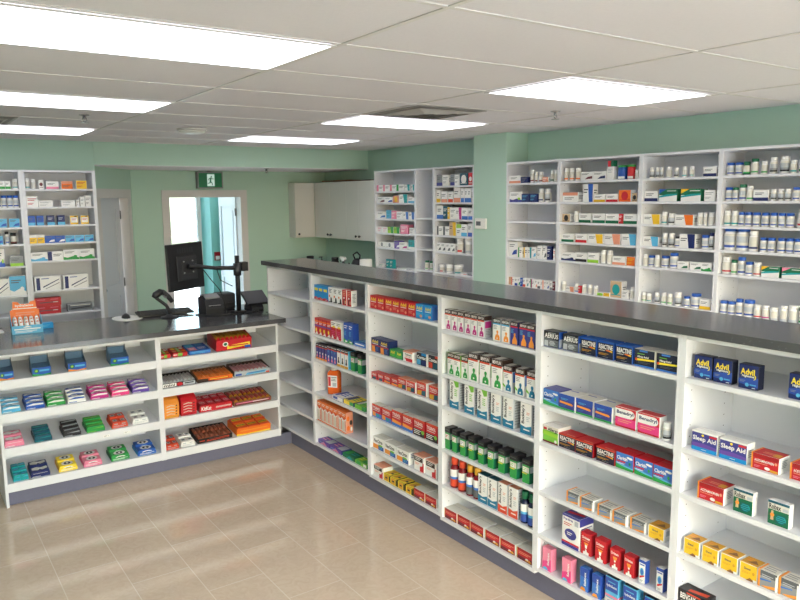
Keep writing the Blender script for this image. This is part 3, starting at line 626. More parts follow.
# four blue display cartons on the top shelf
for i, (x, w) in enumerate(((-1.985, .085), (-1.776, .112), (-1.555, .115), (-1.275, .122))):
    m = tray_mesh(w, .12, .055, 'I', 'b', back=.1, F=[('d', .22, .6, .13, .26, 'G'), ('d', .22, .6, .07, .14, 'l'), ('r', .38, .5, .92, .72, 'c'), ('p', [(0, 0), (1, 0), (1, .22), (.5, .1), (0, .3)], 'O' if i in (0, 2) else 'g')])
    m.box(-w/2 + .003, w/2 - .003, .0025, .11, .05, .052, 'I')
    for s in (-1, 1): m.prism([(.085, .092), (.1175, .1), (.1175, .128), (.105, .12)], s * (w/2 - .001) - .0008, s * (w/2 - .001) + .0008, 'K', 'x')
    o = m.build('lozenge_carton'); on_deck(o, x, 1)
    tag(o, '%s of four dark blue open lozenge cartons on the top gum shelf' % ORD[i], 'lozenge carton', 'lozenge cartons')
# chocolate bay
def candy(name, mb, x, row, label, cat, group=None, **k):
    o = mb.build(name); on_deck(o, x, row, **k); return tag(o, label, cat, group)
for i, (x, w) in enumerate(((-.953, .074), (-.845, .11))):
    m = MB(); m.cham(w, .13, .032, 'r', 'R', 'r', .002); T = top_fn(w, .13, .032)
    art(m, T, [('r', .38, .05, .62, .95, 'L'), ('d', .2, .3, .14, .16, 's'), ('d', .8, .3, .14, .16, 'o'), ('d', .22, .72, .14, .16, 'Y'), ('d', .78, .72, .14, .16, 'w'), ('l', .42, .2, .6, .8, 4, 'w')]); art(m, front_fn(w, .032), [('r', .35, .1, .65, .9, 'L'), ('l', .05, .3, .3, .7, 1, 'w')])
    candy('fruit_candy_box', m, x, 1, ['smaller', 'larger'][i] + ' red and green fruit candy box on the top chocolate shelf', 'candy box', 'fruit candy boxes')
m = MB(); m.cham(.165, .17, .03, 'A', 'Z', 'A', .002); art(m, top_fn(.165, .17, .03), [('r', .05, .55, .4, .95, 'c'), ('r', .05, .08, .4, .48, 'p'), ('r', .45, .55, .95, .95, 'Z'), ('r', .45, .08, .95, .48, 'b'), ('l', .5, .15, .9, .45, 3, 'w'), ('l', .5, .6, .9, .9, 3, 'c'), ('l', .1, .15, .35, .4, 2, 'w')]); art(m, front_fn(.165, .03), [('l', .1, .2, .9, .8, 2, 'c')])
candy('candy_box', m, -.695, 1, 'flat light blue candy box on the top chocolate shelf', 'candy box')
def bar_mesh(w, l, h, k, ends=None):
    m = MB(); n = 10; sec = [(cos(2*pi*i/n) * w/2, sin(2*pi*i/n) * h/2 + h/2) for i in range(n)]; ys = [0, .008, .014, l*.3, l*.7, l - .014, l - .008, l]; sc = [(1, .12), (1, .15), (.95, 1), (.97, 1.0), (.97, 1.0), (.95, 1), (1, .15), (1, .12)]
    R_ = [[(x * a, y, (z - h/2) * b + h/2) for x, z in sec] for y, (a, b) in zip(ys, sc)]
    for j in range(len(ys) - 1):
        for i in range(n):
            i2 = (i + 1) % n; m.face([R_[j][i], R_[j][i2], R_[j+1][i2], R_[j+1][i]], (ends or k) if j in (0, 1, 5, 6) else k, True)
    m.face(R_[0][::-1], k); m.face(R_[-1], k)
    return m.mesh('chocolate_bar')
def bar_tray(x, w, d, h, row, k, ft, F, label, cols, rows, bw, barkey, ends, barlabel, group, back=None, bh=.03, lift=.012, name='chocolate_bar', cat='chocolate bar'):
    o = tray_mesh(w, d, h, k, ft, back, F=F, t=.0025).build('candy_tray'); on_deck(o, x, row); tag(o, label, 'candy tray', 'open trays of chocolate bars')
    L = (d - .009) / rows; me = bar_mesh(bw, L - .003, bh, barkey, ends); st = (w - .008) / cols
    for j in range(rows):
        for i in range(cols):
            q = obj(name, me); on_deck(q, x, row, (i - (cols - 1) / 2) * st, .0045 + j * L, lift + .004 + (.006 * j))
            tag(q, barlabel, cat, group)
bar_tray(-.425, .285, .2, .085, 1, 'R', 'r', [('p', [(.3, .1), (.95, .3), (.95, .62), (.3, .42)], 'Y'), ('d', .25, .6, .08, .22, 'w'), ('d', .25, .6, .05, .14, 'G'), ('r', .8, .05, .97, .3, 'b'), ('l', .35, .25, .9, .5, 1, 'r')], 'large red open candy carton with yellow lettering on the top chocolate shelf', 8, 1, .032, 'gold_wrap', 'r', 'gold and red wrapped bar in the large red carton', 'bars in the large red carton', back=.12, bh=.05, lift=.05)
bar_tray(-.865, .255, .17, .034, 2, 'K', 'k', [('r', .03, .12, .42, .9, 'w'), ('t', 'mini', .06, .25, .38, .8, 'k'), ('d', .52, .5, .09, .4, 'r'), ('r', .62, .12, .97, .9, 'S'), ('l', .66, .25, .93, .8, 1, 'k')], 'black tray of silver wrapped bars on the second chocolate shelf', 9, 1, .026, 'silver_wrap', 'S', 'silver wrapped chocolate bar lying in the black tray beside the gum bay', 'silver bars in the black tray', back=.05)
bar_tray(-.586, .275, .17, .034, 2, 'kraft', 'o', [('p', [(0, 0), (.5, 0), (.3, .8), (0, .9)], 'D'), ('r', .3, .2, .9, .75, 'F'), ('l', .34, .3, .86, .68, 1, 'Y')], 'brown and orange tray of bars in the middle of the second chocolate shelf', 9, 1, .028, 'orange_wrap', 'orange_wrap', 'orange brown wrapped chocolate bar lying in the orange fronted tray', 'orange bars in the brown tray', back=.05)
bar_tray(-.283, .3, .17, .04, 2, 'D', 'S', [('r', .03, .2, .2, .6, 'Z'), ('p', [(.3, .15), (.85, .25), (.9, .75), (.35, .6)], 'c'), ('l', .38, .35, .84, .62, 1, 'Z'), ('r', .88, .1, .97, .4, 'F')], 'silver and blue tray of bars at the right end of the second chocolate shelf', 9, 1, .03, 'rose_wrap', 'S', 'rose and silver wrapped bar lying in the silver fronted tray', 'rose bars in the silver tray', back=.056)
for i, (x, w, k, k2, cw) in enumerate(((-.932, .108, 'O', 'X', 'orange'), (-.803, .118, 'r', 'R', 'red'))):
    m = MB(); m.prism([(.0, 0), (.14, 0), (.14, .14), (.09, .152), (.03, .135), (0, .115)], -w/2, w/2, k, 'x', )
    Fq = front_fn(w, .115)
    for q in range(4): art(m, Fq, [('p', [(.15, .2 + q * .19), (.45, .26 + q * .19), (.7, .2 + q * .19), (.7, .25 + q * .19), (.45, .31 + q * .19), (.15, .25 + q * .19)], 'Q'), ('d', .82, .24 + q * .19, .05, .05, 'D')])
    art(m, Fq, [('r', .1, .04, .9, .12, k2)])
    candy('candy_dispenser_box', m, x, 3, cw + ' dispenser box with white swooshes on the third chocolate shelf', 'candy box', 'dispenser boxes')
o = tray_mesh(.26, .19, .05, 'R', 'r', F=[('t', 'KitKat', .06, .2, .36, .85, 'w'), ('r', .5, .4, .95, .6, 'w'), ('d', .53, .5, .02, .2, 'n'), ('r', .56, .46, .93, .54, 'r')]).build('candy_tray'); on_deck(o, -.592, 3); tag(o, 'bright red tray of flat red wafer packs on the third chocolate shelf', 'candy tray', 'open trays of chocolate bars')
m = MB(); m.cham(.058, .087, .05, 'r', 'R', 'r', .004); art(m, top_fn(.058, .087, .05), [('d', .5, .5, .38, .34, 'p'), ('d', .5, .5, .33, .28, 'r'), ('t', 'KitKat', .24, .38, .76, .62, 'w')]); me = m.mesh('wafer_pack')
for j in range(2):
    for i in range(4): q = obj('wafer_pack', me); on_deck(q, -.592, 3, (i - 1.5) * .0625, .006 + j * .091, .006 + .004 * j); tag(q, 'red wafer pack with a pale oval in the bright red tray, %s row' % ('back' if j else 'front'), 'wafer pack', 'wafer packs in the %s row of the red tray' % ('back' if j else 'front'))
bar_tray(-.29, .315, .21, .032, 3, 'kraft', 'H', [('r', .02, .2, .98, .85, 'd'), ('l', .06, .25, .94, .8, 1, 'p'), ('l', .5, .35, .9, .7, 1, 'w')], 'brown tray of rose wrapped bars in two rows, right end of the third chocolate shelf', 8, 2, .033, 'red_wrap', 'gold_wrap', 'rose and gold wrapped bar in the two row brown tray', 'bars in the brown two row tray', back=.046)
bar_tray(-.61, .275, .2, .036, 4, 'K', 'K', [('p', [(.25, .2), (.9, .35), (.92, .75), (.28, .6)], 'F'), ('l', .32, .3, .86, .66, 1, 'k'), ('l', .05, .25, .2, .7, 1, 'F')], 'black tray of brown bars in two rows on the bottom chocolate shelf', 8, 2, .03, 'brown_wrap', 'brown_wrap', 'brown wrapped bar in the two row black tray', 'bars in the black two row tray', back=.05)
o = tray_mesh(.285, .2, .055, 'o', 'o', F=[('p', [(0, 0), (1, 0), (1, .2), (.3, .12), (0, .25)], 'Y'), ('l', .1, .4, .9, .8, 1, 'O')]).build('candy_tray'); on_deck(o, -.29, 4); tag(o, 'bright orange carton of orange packs at the right end of the bottom chocolate shelf', 'candy tray', 'open trays of chocolate bars')
m = MB(); m.cham(.091, .092, .06, 'o', 'F', 'o', .006); art(m, top_fn(.091, .092, .06), [('p', [(.08, .3), (.9, .4), (.92, .68), (.1, .62)], 'Y'), ('l', .16, .36, .86, .6, 1, 'D'), ('r', .02, .02, .98, .1, 'F')]); me = m.mesh('peanut_cup_pack')
for j in range(2):
    for i in range(3): q = obj('peanut_cup_pack', me); on_deck(q, -.29, 4, (i - 1) * .0932, .004 + j * .0955, .004 + .006 * j); tag(q, '%s %s pack of six in the bright orange carton' % (['front', 'back'][j], ['left', 'middle', 'right'][i]), 'candy pack', 'orange packs in the orange carton')
STOCK = {
'LR1': (2.116, 'o.wt -1.416 0.041 0.099;o.we -1.364 0.041 0.091;b.xwd -1.298 0.044 0.088;b.uwp -1.199 0.109 0.074;b.hos -1.068 0.103 0.074;b.syr -0.935 0.097 0.082'),
'LR2': (1.944, 'b.swr -1.386 0.100 0.104;b.swe -1.269 0.129 0.062;b.swe -1.069 0.127 0.062;b.swe -0.981 0.030 0.065;b.swe -0.937 0.043 0.094;b.swe -0.883 0.053 0.107'),
'LR3': (1.770, 'b.ubc -1.405 0.062 0.091;b.ubc -1.330 0.062 0.091;b.uBc -1.236 0.067 0.093;b.uBc -1.143 0.067 0.093;b.fyw -1.026 0.074 0.086;b.fyw -0.928 0.074 0.086'),
'LR4': (1.597, 'b.hyw -1.404 0.064 0.083;b.hyw -1.337 0.064 0.083;b.dbw -1.258 0.090 0.067;b.dbw -1.166 0.090 0.067;b.dcb -1.076 0.085 0.068;b.dcb -0.988 0.085 0.068;b.dcb -0.897 0.085 0.068'),
'LR5': (1.426, 'b.vwc -1.363 0.146 0.084;b.lwB -1.219 0.138 0.086;b.Vwg -1.076 0.144 0.099;b.Vwg -0.930 0.144 0.099'),
'LR6': (1.136, 'b.nwB -1.306 0.232 0.137;b.nwB -1.050 0.232 0.137'),
'LL1': (2.117, 'b.uwg -1.675 0.043 0.074;b.uwg -1.628 0.043 0.074;b.uwg -1.582 0.043 0.074;o.wt -1.521 0.048 0.095'),
'LL2': (1.942, 'o.bw -1.676 0.047 0.114;o.bw -1.625 0.047 0.114;o.bw -1.574 0.047 0.114;o.bw -1.525 0.047 0.114'),
'LL3': (1.757, 'b.dcb -1.661 0.091 0.083;b.dcb -1.553 0.091 0.083'),
'LL4': (1.600, 'b.dcb -1.698 0.078 0.082;o.kw -1.625 0.037 0.117;o.kd -1.570 0.054 0.106'),
'LL5': (1.390, 'b.wwb -1.695 0.069 0.166;b.uel -1.560 0.113 0.094'),
'LL6': (1.110, 'b.nwB -1.725 0.168 0.166;b.vcw -1.568 0.142 0.186'),
'FL1': (2.076, 'b.lwp 2.135 0.137 0.074;b.lwp 1.996 0.137 0.074;b.lwp 1.857 0.137 0.074;b.lwg 1.708 0.155 0.073;b.rwt 1.572 0.096 0.070;b.rwt 1.469 0.073 0.068'),
'FL2': (1.939, 'b.dwd 2.119 0.170 0.071;b.dwB 1.952 0.158 0.070;b.xoy 1.798 0.123 0.083;b.rwt 1.650 0.155 0.098;b.uwc 1.497 0.114 0.067'),
'FL3': (1.753, 'b.dwb 2.110 0.188 0.083;b.sct 1.956 0.112 0.104;b.spw 1.842 0.104 0.094;b.swe 1.725 0.124 0.088;b.rwb 1.604 0.099 0.084;b.rwb 1.495 0.099 0.084'),
'FL4': (1.584, 'b.swp 2.149 0.109 0.071;b.swp 2.038 0.109 0.071;b.rlg 1.920 0.115 0.075;b.rlg 1.795 0.115 0.075;b.spw 1.645 0.146 0.106;b.swe 1.489 0.093 0.074'),
'FL5': (1.408, 'b.xwe 2.117 0.173 0.067;b.xwe 1.942 0.173 0.067;b.dvw 1.796 0.114 0.089;b.dwm 1.656 0.163 0.078;b.utw 1.502 0.117 0.110'),
'FL6': (1.165, 'b.swt 2.124 0.121 0.042;b.stw 1.984 0.071 0.106;b.stw 1.906 0.071 0.106;b.swe 1.707 0.163 0.016;b.swv 1.532 0.168 0.026'),
'FM4': (1.200, 'o.Gg 1.229 0.051 0.102;o.Gg 1.141 0.051 0.102'),
'FR1': (2.119, 'b.uev 0.978 0.102 0.117;b.swe 0.872 0.098 0.113;b.uev 0.762 0.081 0.115;b.swe 0.680 0.078 0.112;b.xTw 0.575 0.119 0.122;b.xrw 0.473 0.062 0.122'),
'FR2': (1.945, 'b.uwy 0.996 0.066 0.129;b.uwo 0.896 0.102 0.114;b.uwr 0.797 0.082 0.113;b.uwo 0.689 0.111 0.152;b.uwb 0.599 0.052 0.146;b.uwb 0.543 0.052 0.146;b.uwb 0.489 0.052 0.146'),
'FR3': (1.769, 'b.uwb 0.977 0.105 0.143;b.sTw 0.882 0.079 0.138;b.syw 0.821 0.041 0.128;b.swe 0.751 0.095 0.122;b.rwm 0.656 0.090 0.123;b.uwb 0.561 0.096 0.119;b.uwb 0.475 0.072 0.120'),
'FR4': (1.597, 'b.lwk 0.975 0.107 0.094;b.lwk 0.866 0.107 0.094;b.rny 0.757 0.107 0.142;b.hwl 0.658 0.080 0.122;b.uwc 0.568 0.091 0.125;b.uwB 0.481 0.067 0.135'),
'FR5': (1.419, 'b.dwk 0.993 0.072 0.093;b.dwk 0.915 0.072 0.093;b.dwk 0.838 0.072 0.093;b.dwk 0.762 0.072 0.093;T.wr 0.665 0.079 0.156;T.we 0.530 0.090 0.157'),
'FR6': (1.196, 'T.wr 0.965 0.065 0.084;T.we 0.848 0.082 0.090;T.wt 0.707 0.099 0.095;b.dwr 0.574 0.108 0.021;b.sBw 0.476 0.074 0.001'),
'R11': (2.123, 'b.uwo -0.173 0.145 0.070;b.sBe -0.295 0.094 0.055;o.wd -0.385 0.042 0.115;o.wd -0.437 0.034 0.097;o.wd -0.492 0.041 0.095;b.sow -0.560 0.071 0.049;o.wG -0.631 0.036 0.102;o.we -0.680 0.034 0.105'),
'R12': (1.947, 'b.Wwv -0.181 0.162 0.097;b.sBc -0.310 0.093 0.076;b.sBc -0.410 0.093 0.076;o.wB -0.497 0.054 0.118;o.wk -0.574 0.058 0.117'),
'R15': (1.430, 'b.dwB -0.158 0.116 0.145;b.lwg -0.254 0.053 0.094;b.lwy -0.318 0.047 0.097;b.rwt -0.372 0.043 0.100;b.dwc -0.429 0.056 0.107;b.swe -0.501 0.059 0.124;b.dwk -0.562 0.049 0.123;b.sBw -0.616 0.049 0.121;b.swr -0.686 0.028 0.102'),
'R16': (1.156, 'b.sno -0.119 0.038 0.080;b.lwr -0.158 0.037 0.080;b.uwB -0.197 0.037 0.081;b.dwg -0.236 0.036 0.080;b.sbw -0.275 0.036 0.081;b.uwr -0.313 0.036 0.081;b.dwt -0.351 0.035 0.081;b.rwg -0.388 0.035 0.081;b.lwm -0.425 0.035 0.081;b.dwo -0.462 0.034 0.081;b.uwk -0.499 0.034 0.081;b.rwo -0.537 0.034 0.081;b.swe -0.574 0.033 0.081;b.dwB -0.611 0.033 0.081;b.uwe -0.648 0.033 0.081;b.sdw -0.684 0.033 0.081'),
'R21': (2.128, 'o.wo -0.795 0.046 0.113;o.wo -0.857 0.048 0.110;o.wo -0.926 0.054 0.108;b.dwd -1.030 0.130 0.070;b.dwB -1.167 0.133 0.070;S.wr -1.279 0.071 0.153;C.gb -1.376 0.076 0.111;C.gr -1.466 0.062 0.112;o.we -1.530 0.030 0.069'),
'R22': (1.948, 'b.hws -0.851 0.166 0.081;b.rwb -1.046 0.107 0.149;b.uwy -1.170 0.119 0.063;b.uwr -1.299 0.118 0.064;b.xor -1.428 0.116 0.095;b.xnk -1.526 0.047 0.070'),
'R23': (1.773, 'b.xnk -0.810 0.089 0.071;o.we -0.917 0.044 0.096;b.uwG -1.017 0.129 0.078;b.uwG -1.169 0.129 0.078;b.uwG -1.309 0.129 0.078;b.srw -1.394 0.037 0.079;b.uwG -1.486 0.129 0.078'),
'R24': (1.603, 'b.uwG -0.836 0.139 0.068;b.uwr -0.986 0.124 0.073;b.rwy -1.139 0.159 0.077;b.rws -1.309 0.164 0.083;b.rwc -1.477 0.140 0.089'),
'R25': (1.438, 'b.vwB -0.848 0.165 0.068;b.uwk -0.994 0.122 0.077;b.uwl -1.121 0.118 0.083;o.we -1.220 0.051 0.110;o.we -1.284 0.052 0.110;b.uws -1.390 0.129 0.069;b.soy -1.504 0.081 0.072'),
'R26': (1.165, 'o.we -0.793 0.044 0.085;b.rws -0.868 0.092 0.044;o.wb -0.943 0.044 0.075;b.srw -0.985 0.026 0.062;o.we -1.026 0.044 0.079;o.we -1.089 0.045 0.080;o.we -1.150 0.040 0.079;b.slg -1.209 0.060 0.025;b.syk -1.276 0.064 0.031;b.xnt -1.367 0.114 0.137;b.swe -1.461 0.060 0.070;o.we -1.524 0.038 0.100'),
'R31': (2.129, 'o.wk -1.668 0.040 0.081;o.wk -1.719 0.035 0.081;o.wk -1.759 0.027 0.079;o.we -1.814 0.046 0.079;o.wk -1.880 0.035 0.072;o.wt -1.950 0.036 0.076;o.wt -2.009 0.037 0.076;b.uwB -2.159 0.104 0.069'),
'R32': (1.952, 'b.uwB -1.674 0.121 0.080;b.qGb -1.825 0.156 0.091;b.qGy -2.017 0.166 0.090;b.swe -2.169 0.084 0.080'),
'R33': (1.777, 'b.rwy -1.688 0.149 0.075;o.wt -1.791 0.047 0.095;o.wk -1.853 0.054 0.083;b.rwo -1.969 0.153 0.074;o.we -2.096 0.045 0.091;o.we -2.139 0.026 0.091;o.we -2.183 0.044 0.092'),
'R34': (1.606, 'b.rwc -1.682 0.138 0.074;o.wk -1.804 0.040 0.105;o.wk -1.861 0.047 0.105;o.kw -1.914 0.038 0.084;b.rwB -2.003 0.129 0.104;o.bw -2.141 0.055 0.101;o.Bk -2.194 0.036 0.119'),
'R35': (1.446, 'o.we -1.637 0.042 0.093;o.bw -1.691 0.049 0.086;o.we -1.746 0.043 0.093;o.bw -1.811 0.061 0.089;o.bw -1.885 0.061 0.116;b.dwG -1.976 0.092 0.058;b.dwG -2.082 0.092 0.058;b.Vwg -2.172 0.082 0.061'),
'R36': (1.164, 'o.wg -1.636 0.040 0.072;o.wt -1.683 0.041 0.068;o.wk -1.757 0.044 0.082;o.wg -1.814 0.046 0.086;o.wg -1.869 0.044 0.084;o.wk -1.938 0.056 0.100;o.bw -2.014 0.048 0.079;o.bw -2.083 0.071 0.106;b.uwy -2.172 0.085 0.075'),
'R41': (2.132, 'o.bw -2.308 0.053 0.086;o.bw -2.370 0.053 0.086;o.Gg -2.427 0.046 0.089;o.Gg -2.483 0.049 0.106;o.wg -2.552 0.042 0.086;o.wk -2.612 0.049 0.108;o.wk -2.685 0.061 0.114;o.wt -2.746 0.042 0.085;o.Gg -2.803 0.043 0.108'),
'R42': (1.954, 'o.bw -2.307 0.050 0.094;o.Gw -2.356 0.040 0.093;o.Gw -2.408 0.048 0.113;o.wg -2.460 0.046 0.101;b.uwB -2.543 0.105 0.073;o.wk -2.627 0.040 0.077;o.wk -2.676 0.040 0.077;o.wk -2.722 0.040 0.077;o.bw -2.774 0.043 0.088'),
'R43': (1.779, 'o.wt -2.306 0.049 0.106;o.wt -2.360 0.049 0.106;o.bw -2.410 0.042 0.097;o.bw -2.459 0.047 0.097;o.bw -2.515 0.051 0.096;o.bw -2.577 0.055 0.095;o.bw -2.636 0.047 0.095;o.bw -2.690 0.047 0.094;o.bw -2.744 0.050 0.093;o.wr -2.822 0.062 0.123'),
'R44': (1.609, 'o.bw -2.325 0.085 0.164;o.bw -2.417 0.087 0.165;o.wB -2.501 0.062 0.140;o.bw -2.575 0.047 0.097;o.bw -2.629 0.050 0.098;o.bw -2.697 0.054 0.099;o.bw -2.753 0.050 0.099;o.bw -2.808 0.052 0.098'),
'R45': (1.440, 'o.wr -2.315 0.067 0.119;o.Gg -2.375 0.042 0.101;o.bw -2.427 0.052 0.123;o.bw -2.484 0.052 0.094;o.wr -2.541 0.054 0.094;b.qGy -2.640 0.123 0.074;b.qGp -2.788 0.143 0.073'),
'R46': (1.147, 'o.bw -2.310 0.056 0.096;o.bw -2.370 0.055 0.096;o.bw -2.428 0.051 0.122;o.bw -2.494 0.071 0.121;o.wr -2.560 0.052 0.094;o.wm -2.618 0.050 0.096;C.we -2.676 0.050 0.089;C.we -2.743 0.048 0.108;C.we -2.804 0.062 0.117;o.Gg -2.863 0.040 0.111'),
'B1': (1.263, 'blue_cough -0.502 0.070 0.107;blue_cough -0.574 0.070 0.107;blue_cough -0.646 0.070 0.107;white_cough -0.715 0.064 0.109;white_cough -0.781 0.064 0.109;white_cough -0.847 0.064 0.109;red_cough -0.909 0.058 0.110;red_cough -0.970 0.058 0.110'),
'B2': (1.000, 'red_cold -0.496 0.058 0.122;red_cold -0.556 0.058 0.122;red_cold -0.616 0.058 0.122;red_cold -0.676 0.058 0.122;pink_cold -0.743 0.071 0.129;pink_cold -0.816 0.071 0.129;blue_cold -0.913 0.062 0.140;blue_cold -0.977 0.062 0.140;flat_blue -1.099 0.142 0.030'),
'B3': (0.814, 'navy_syrup -0.498 0.038 0.117;navy_syrup -0.540 0.038 0.117;navy_syrup -0.581 0.038 0.117;navy_syrup -0.622 0.038 0.117;blue_syrup -0.666 0.045 0.125;blue_syrup -0.713 0.045 0.125;blue_syrup -0.761 0.045 0.125;pale_syrup -0.815 0.050 0.129;pale_syrup -0.868 0.050 0.129;pale_syrup -0.921 0.050 0.129;green_can_red -0.997 0.052 0.131;green_can_red -1.091 0.052 0.131'),
'B4': (0.556, 'mouthwash -0.607 0.100 0.218;paste_white -0.783 0.153 0.030;paste_yellow -0.931 0.138 0.030;paste_lime -1.080 0.135 0.030'),
'B5': (0.336, 'orange_box -0.503 0.058 0.155;orange_box -0.568 0.058 0.155;orange_box -0.631 0.058 0.155;orange_box -0.690 0.058 0.155;orange_box -0.750 0.058 0.155;orange_box -0.810 0.058 0.155;orange_box -0.870 0.058 0.155'),
'B6': (0.155, 'flat_purple -0.555 0.176 0.030;flat_purple -0.733 0.176 0.030;flat_green -0.919 0.161 0.030;flat_lime -1.087 0.153 0.030'),
'C1': (1.287, 'red_kids -1.284 0.082 0.085;red_kids -1.368 0.082 0.085;red_kids -1.451 0.082 0.085;red_kids -1.535 0.082 0.085;red_kids -1.619 0.082 0.085;red_kids -1.703 0.082 0.085;blue_kids -1.785 0.076 0.086;blue_kids -1.864 0.076 0.086'),
'C2': (1.000, 'navy_gel -1.294 0.102 0.091;navy_gel -1.400 0.102 0.091;green_tab -1.491 0.071 0.048;green_tab -1.565 0.071 0.048;red_white_tab -1.661 0.100 0.065;cyan_tab -1.795 0.098 0.078;coral_tab -1.909 0.091 0.083'),
'C3': (0.815, 'red_small -1.279 0.071 0.045;red_small -1.352 0.071 0.045;red_small_y -1.429 0.079 0.050;red_small_y -1.511 0.079 0.050;red_mid -1.597 0.090 0.068;red_mid -1.690 0.090 0.068;red_large -1.794 0.094 0.084;red_large -1.918 0.094 0.084'),
'C4': (0.556, 'red_blue -1.299 0.113 0.086;red_blue -1.414 0.113 0.086;red_yel -1.531 0.113 0.100;red_yel -1.651 0.113 0.100;red_navy -1.772 0.114 0.105;red_navy -1.893 0.114 0.105'),
'C5': (0.336, 'citrus_sachet -1.310 0.134 0.082;citrus_sachet -1.452 0.134 0.082;citrus_sachet -1.596 0.134 0.082;red_corner -1.771 0.104 0.096;red_corner -1.889 0.104 0.096'),
'C6': (0.148, 'red_corner -1.310 0.113 0.076;yellow_flat -1.408 0.077 0.050;yellow_flat -1.488 0.077 0.050;yellow_flat -1.574 0.077 0.050;yellow_flat -1.664 0.077 0.050;red_flat -1.763 0.114 0.060;red_flat -1.880 0.114 0.060'),
'D1': (1.256, 'magenta_syrup -2.048 0.053 0.116;magenta_syrup -2.106 0.053 0.116;magenta_syrup -2.162 0.053 0.116;magenta_syrup -2.221 0.053 0.116;magenta_syrup -2.278 0.053 0.116;magenta_syrup -2.334 0.053 0.116;orange_syrup -2.457 0.059 0.118;orange_syrup -2.524 0.059 0.118;navy_night -2.586 0.054 0.117;navy_night -2.647 0.054 0.117;navy_night -2.704 0.054 0.117'),
'D2': (1.000, 'green_short -2.077 0.058 0.126;green_short -2.137 0.058 0.126;green_short -2.197 0.058 0.126;green_tall -2.270 0.080 0.158;green_tall -2.364 0.080 0.158;green_tall -2.461 0.080 0.158;teal_syrup -2.542 0.065 0.140;teal_syrup -2.631 0.065 0.140;teal_syrup -2.709 0.065 0.140'),
'D3': (0.813, 'bk_green -2.110 0.081 0.159;bk_green -2.240 0.081 0.159;bk_green -2.347 0.081 0.159;bk_plain -2.451 0.078 0.159;bk_plain -2.547 0.078 0.159;bk_plain -2.677 0.078 0.159'),
'D4': (0.553, 'green_can_red -2.043 0.044 0.127;green_can_red -2.108 0.044 0.127;green_can_pur -2.182 0.048 0.125;green_can_pur -2.255 0.048 0.125;green_can_pur -2.336 0.048 0.125;green_can_pur -2.419 0.048 0.125;green_can_lime -2.500 0.051 0.124;green_can_lime -2.593 0.051 0.124;green_can_lime -2.679 0.051 0.124'),
'D5': (0.335, 'red_syr_bottle -2.088 0.056 0.177;red_syr_bottle -2.158 0.056 0.177;yel_syr_bottle -2.231 0.053 0.177;yel_syr_bottle -2.290 0.053 0.177;bk_blue -2.356 0.073 0.160;bk_blue -2.433 0.073 0.160;bk_red -2.515 0.068 0.164;bk_red -2.591 0.068 0.164;navy_syr_bottle -2.661 0.050 0.166;navy_syr_bottle -2.718 0.050 0.166'),
'D6': (0.131, 'red_flat -2.077 0.112 0.060;red_flat -2.191 0.112 0.060;red_flat -2.306 0.112 0.060;red_flat -2.434 0.112 0.060;red_flat -2.554 0.112 0.060;red_flat -2.680 0.112 0.060'),
'E1': (1.286, 'aer -2.841 0.096 0.078;aer -2.956 0.096 0.078;react_blue -3.063 0.088 0.076;react_blue -3.158 0.088 0.076;react_blue -3.258 0.088 0.076;allergy_blk -3.364 0.099 0.075;allergy_blk -3.470 0.099 0.075'),
'E2': (1.000, 'clar_blue -2.843 0.100 0.078;relief_navy -2.944 0.099 0.075;relief_navy -3.047 0.099 0.075;relief_navy -3.157 0.099 0.075;bena -3.278 0.108 0.090;bena -3.394 0.108 0.090;small_pills -3.500 0.036 0.074'),
'E3': (0.812, 'allergy_green -2.844 0.099 0.083;react_red -2.948 0.103 0.068;react_red -3.055 0.103 0.068;react_red -3.176 0.103 0.068;clar_red -3.279 0.092 0.074;clar_red -3.377 0.092 0.074;clar_red -3.473 0.092 0.074'),
'E4': (0.557, 'grey_orange -2.994 0.078 0.053;grey_orange -3.078 0.078 0.053;grey_orange -3.182 0.078 0.053;grey_orange -3.266 0.078 0.053;grey_orange -3.358 0.078 0.053;gold_small -3.450 0.077 0.057'),
'E5': (0.334, 'purple_kids -2.987 0.108 0.157;red_nasal -3.080 0.060 0.107;red_nasal -3.163 0.060 0.107;red_nasal_s -3.244 0.055 0.094;red_nasal_s -3.321 0.055 0.094;blue_nasal -3.390 0.034 0.104;blue_nasal -3.477 0.034 0.104'),
'E6': (0.150, 'pink_saline -2.835 0.057 0.116;pink_saline -2.966 0.057 0.116;blue_saline -3.073 0.049 0.113;blue_saline -3.146 0.049 0.113;sky_saline -3.232 0.070 0.137;sky_saline -3.332 0.070 0.137;sky_saline -3.445 0.070 0.137'),
'F1': (1.287, 'advil -3.621 0.075 0.091;advil -3.703 0.075 0.091;advil -3.807 0.075 0.091;advil -3.992 0.075 0.091'),
'F2': (1.000, 'sleep -3.649 0.109 0.079;sleep -3.769 0.109 0.079;acet -3.894 0.103 0.060;acet -4.034 0.103 0.060'),
'F3': (0.810, 'acet -3.688 0.110 0.068;robax -3.820 0.077 0.090;robax -3.953 0.077 0.090'),
'F4': (0.557, 'gold_small -3.617 0.069 0.065;gold_small -3.697 0.069 0.065;gold_small -3.776 0.069 0.065;gold_small -3.855 0.069 0.065;grey_orange -3.930 0.071 0.067;grey_orange -4.005 0.071 0.067'),
'F5': (0.334, 'bengay -3.633 0.128 0.064'),
}
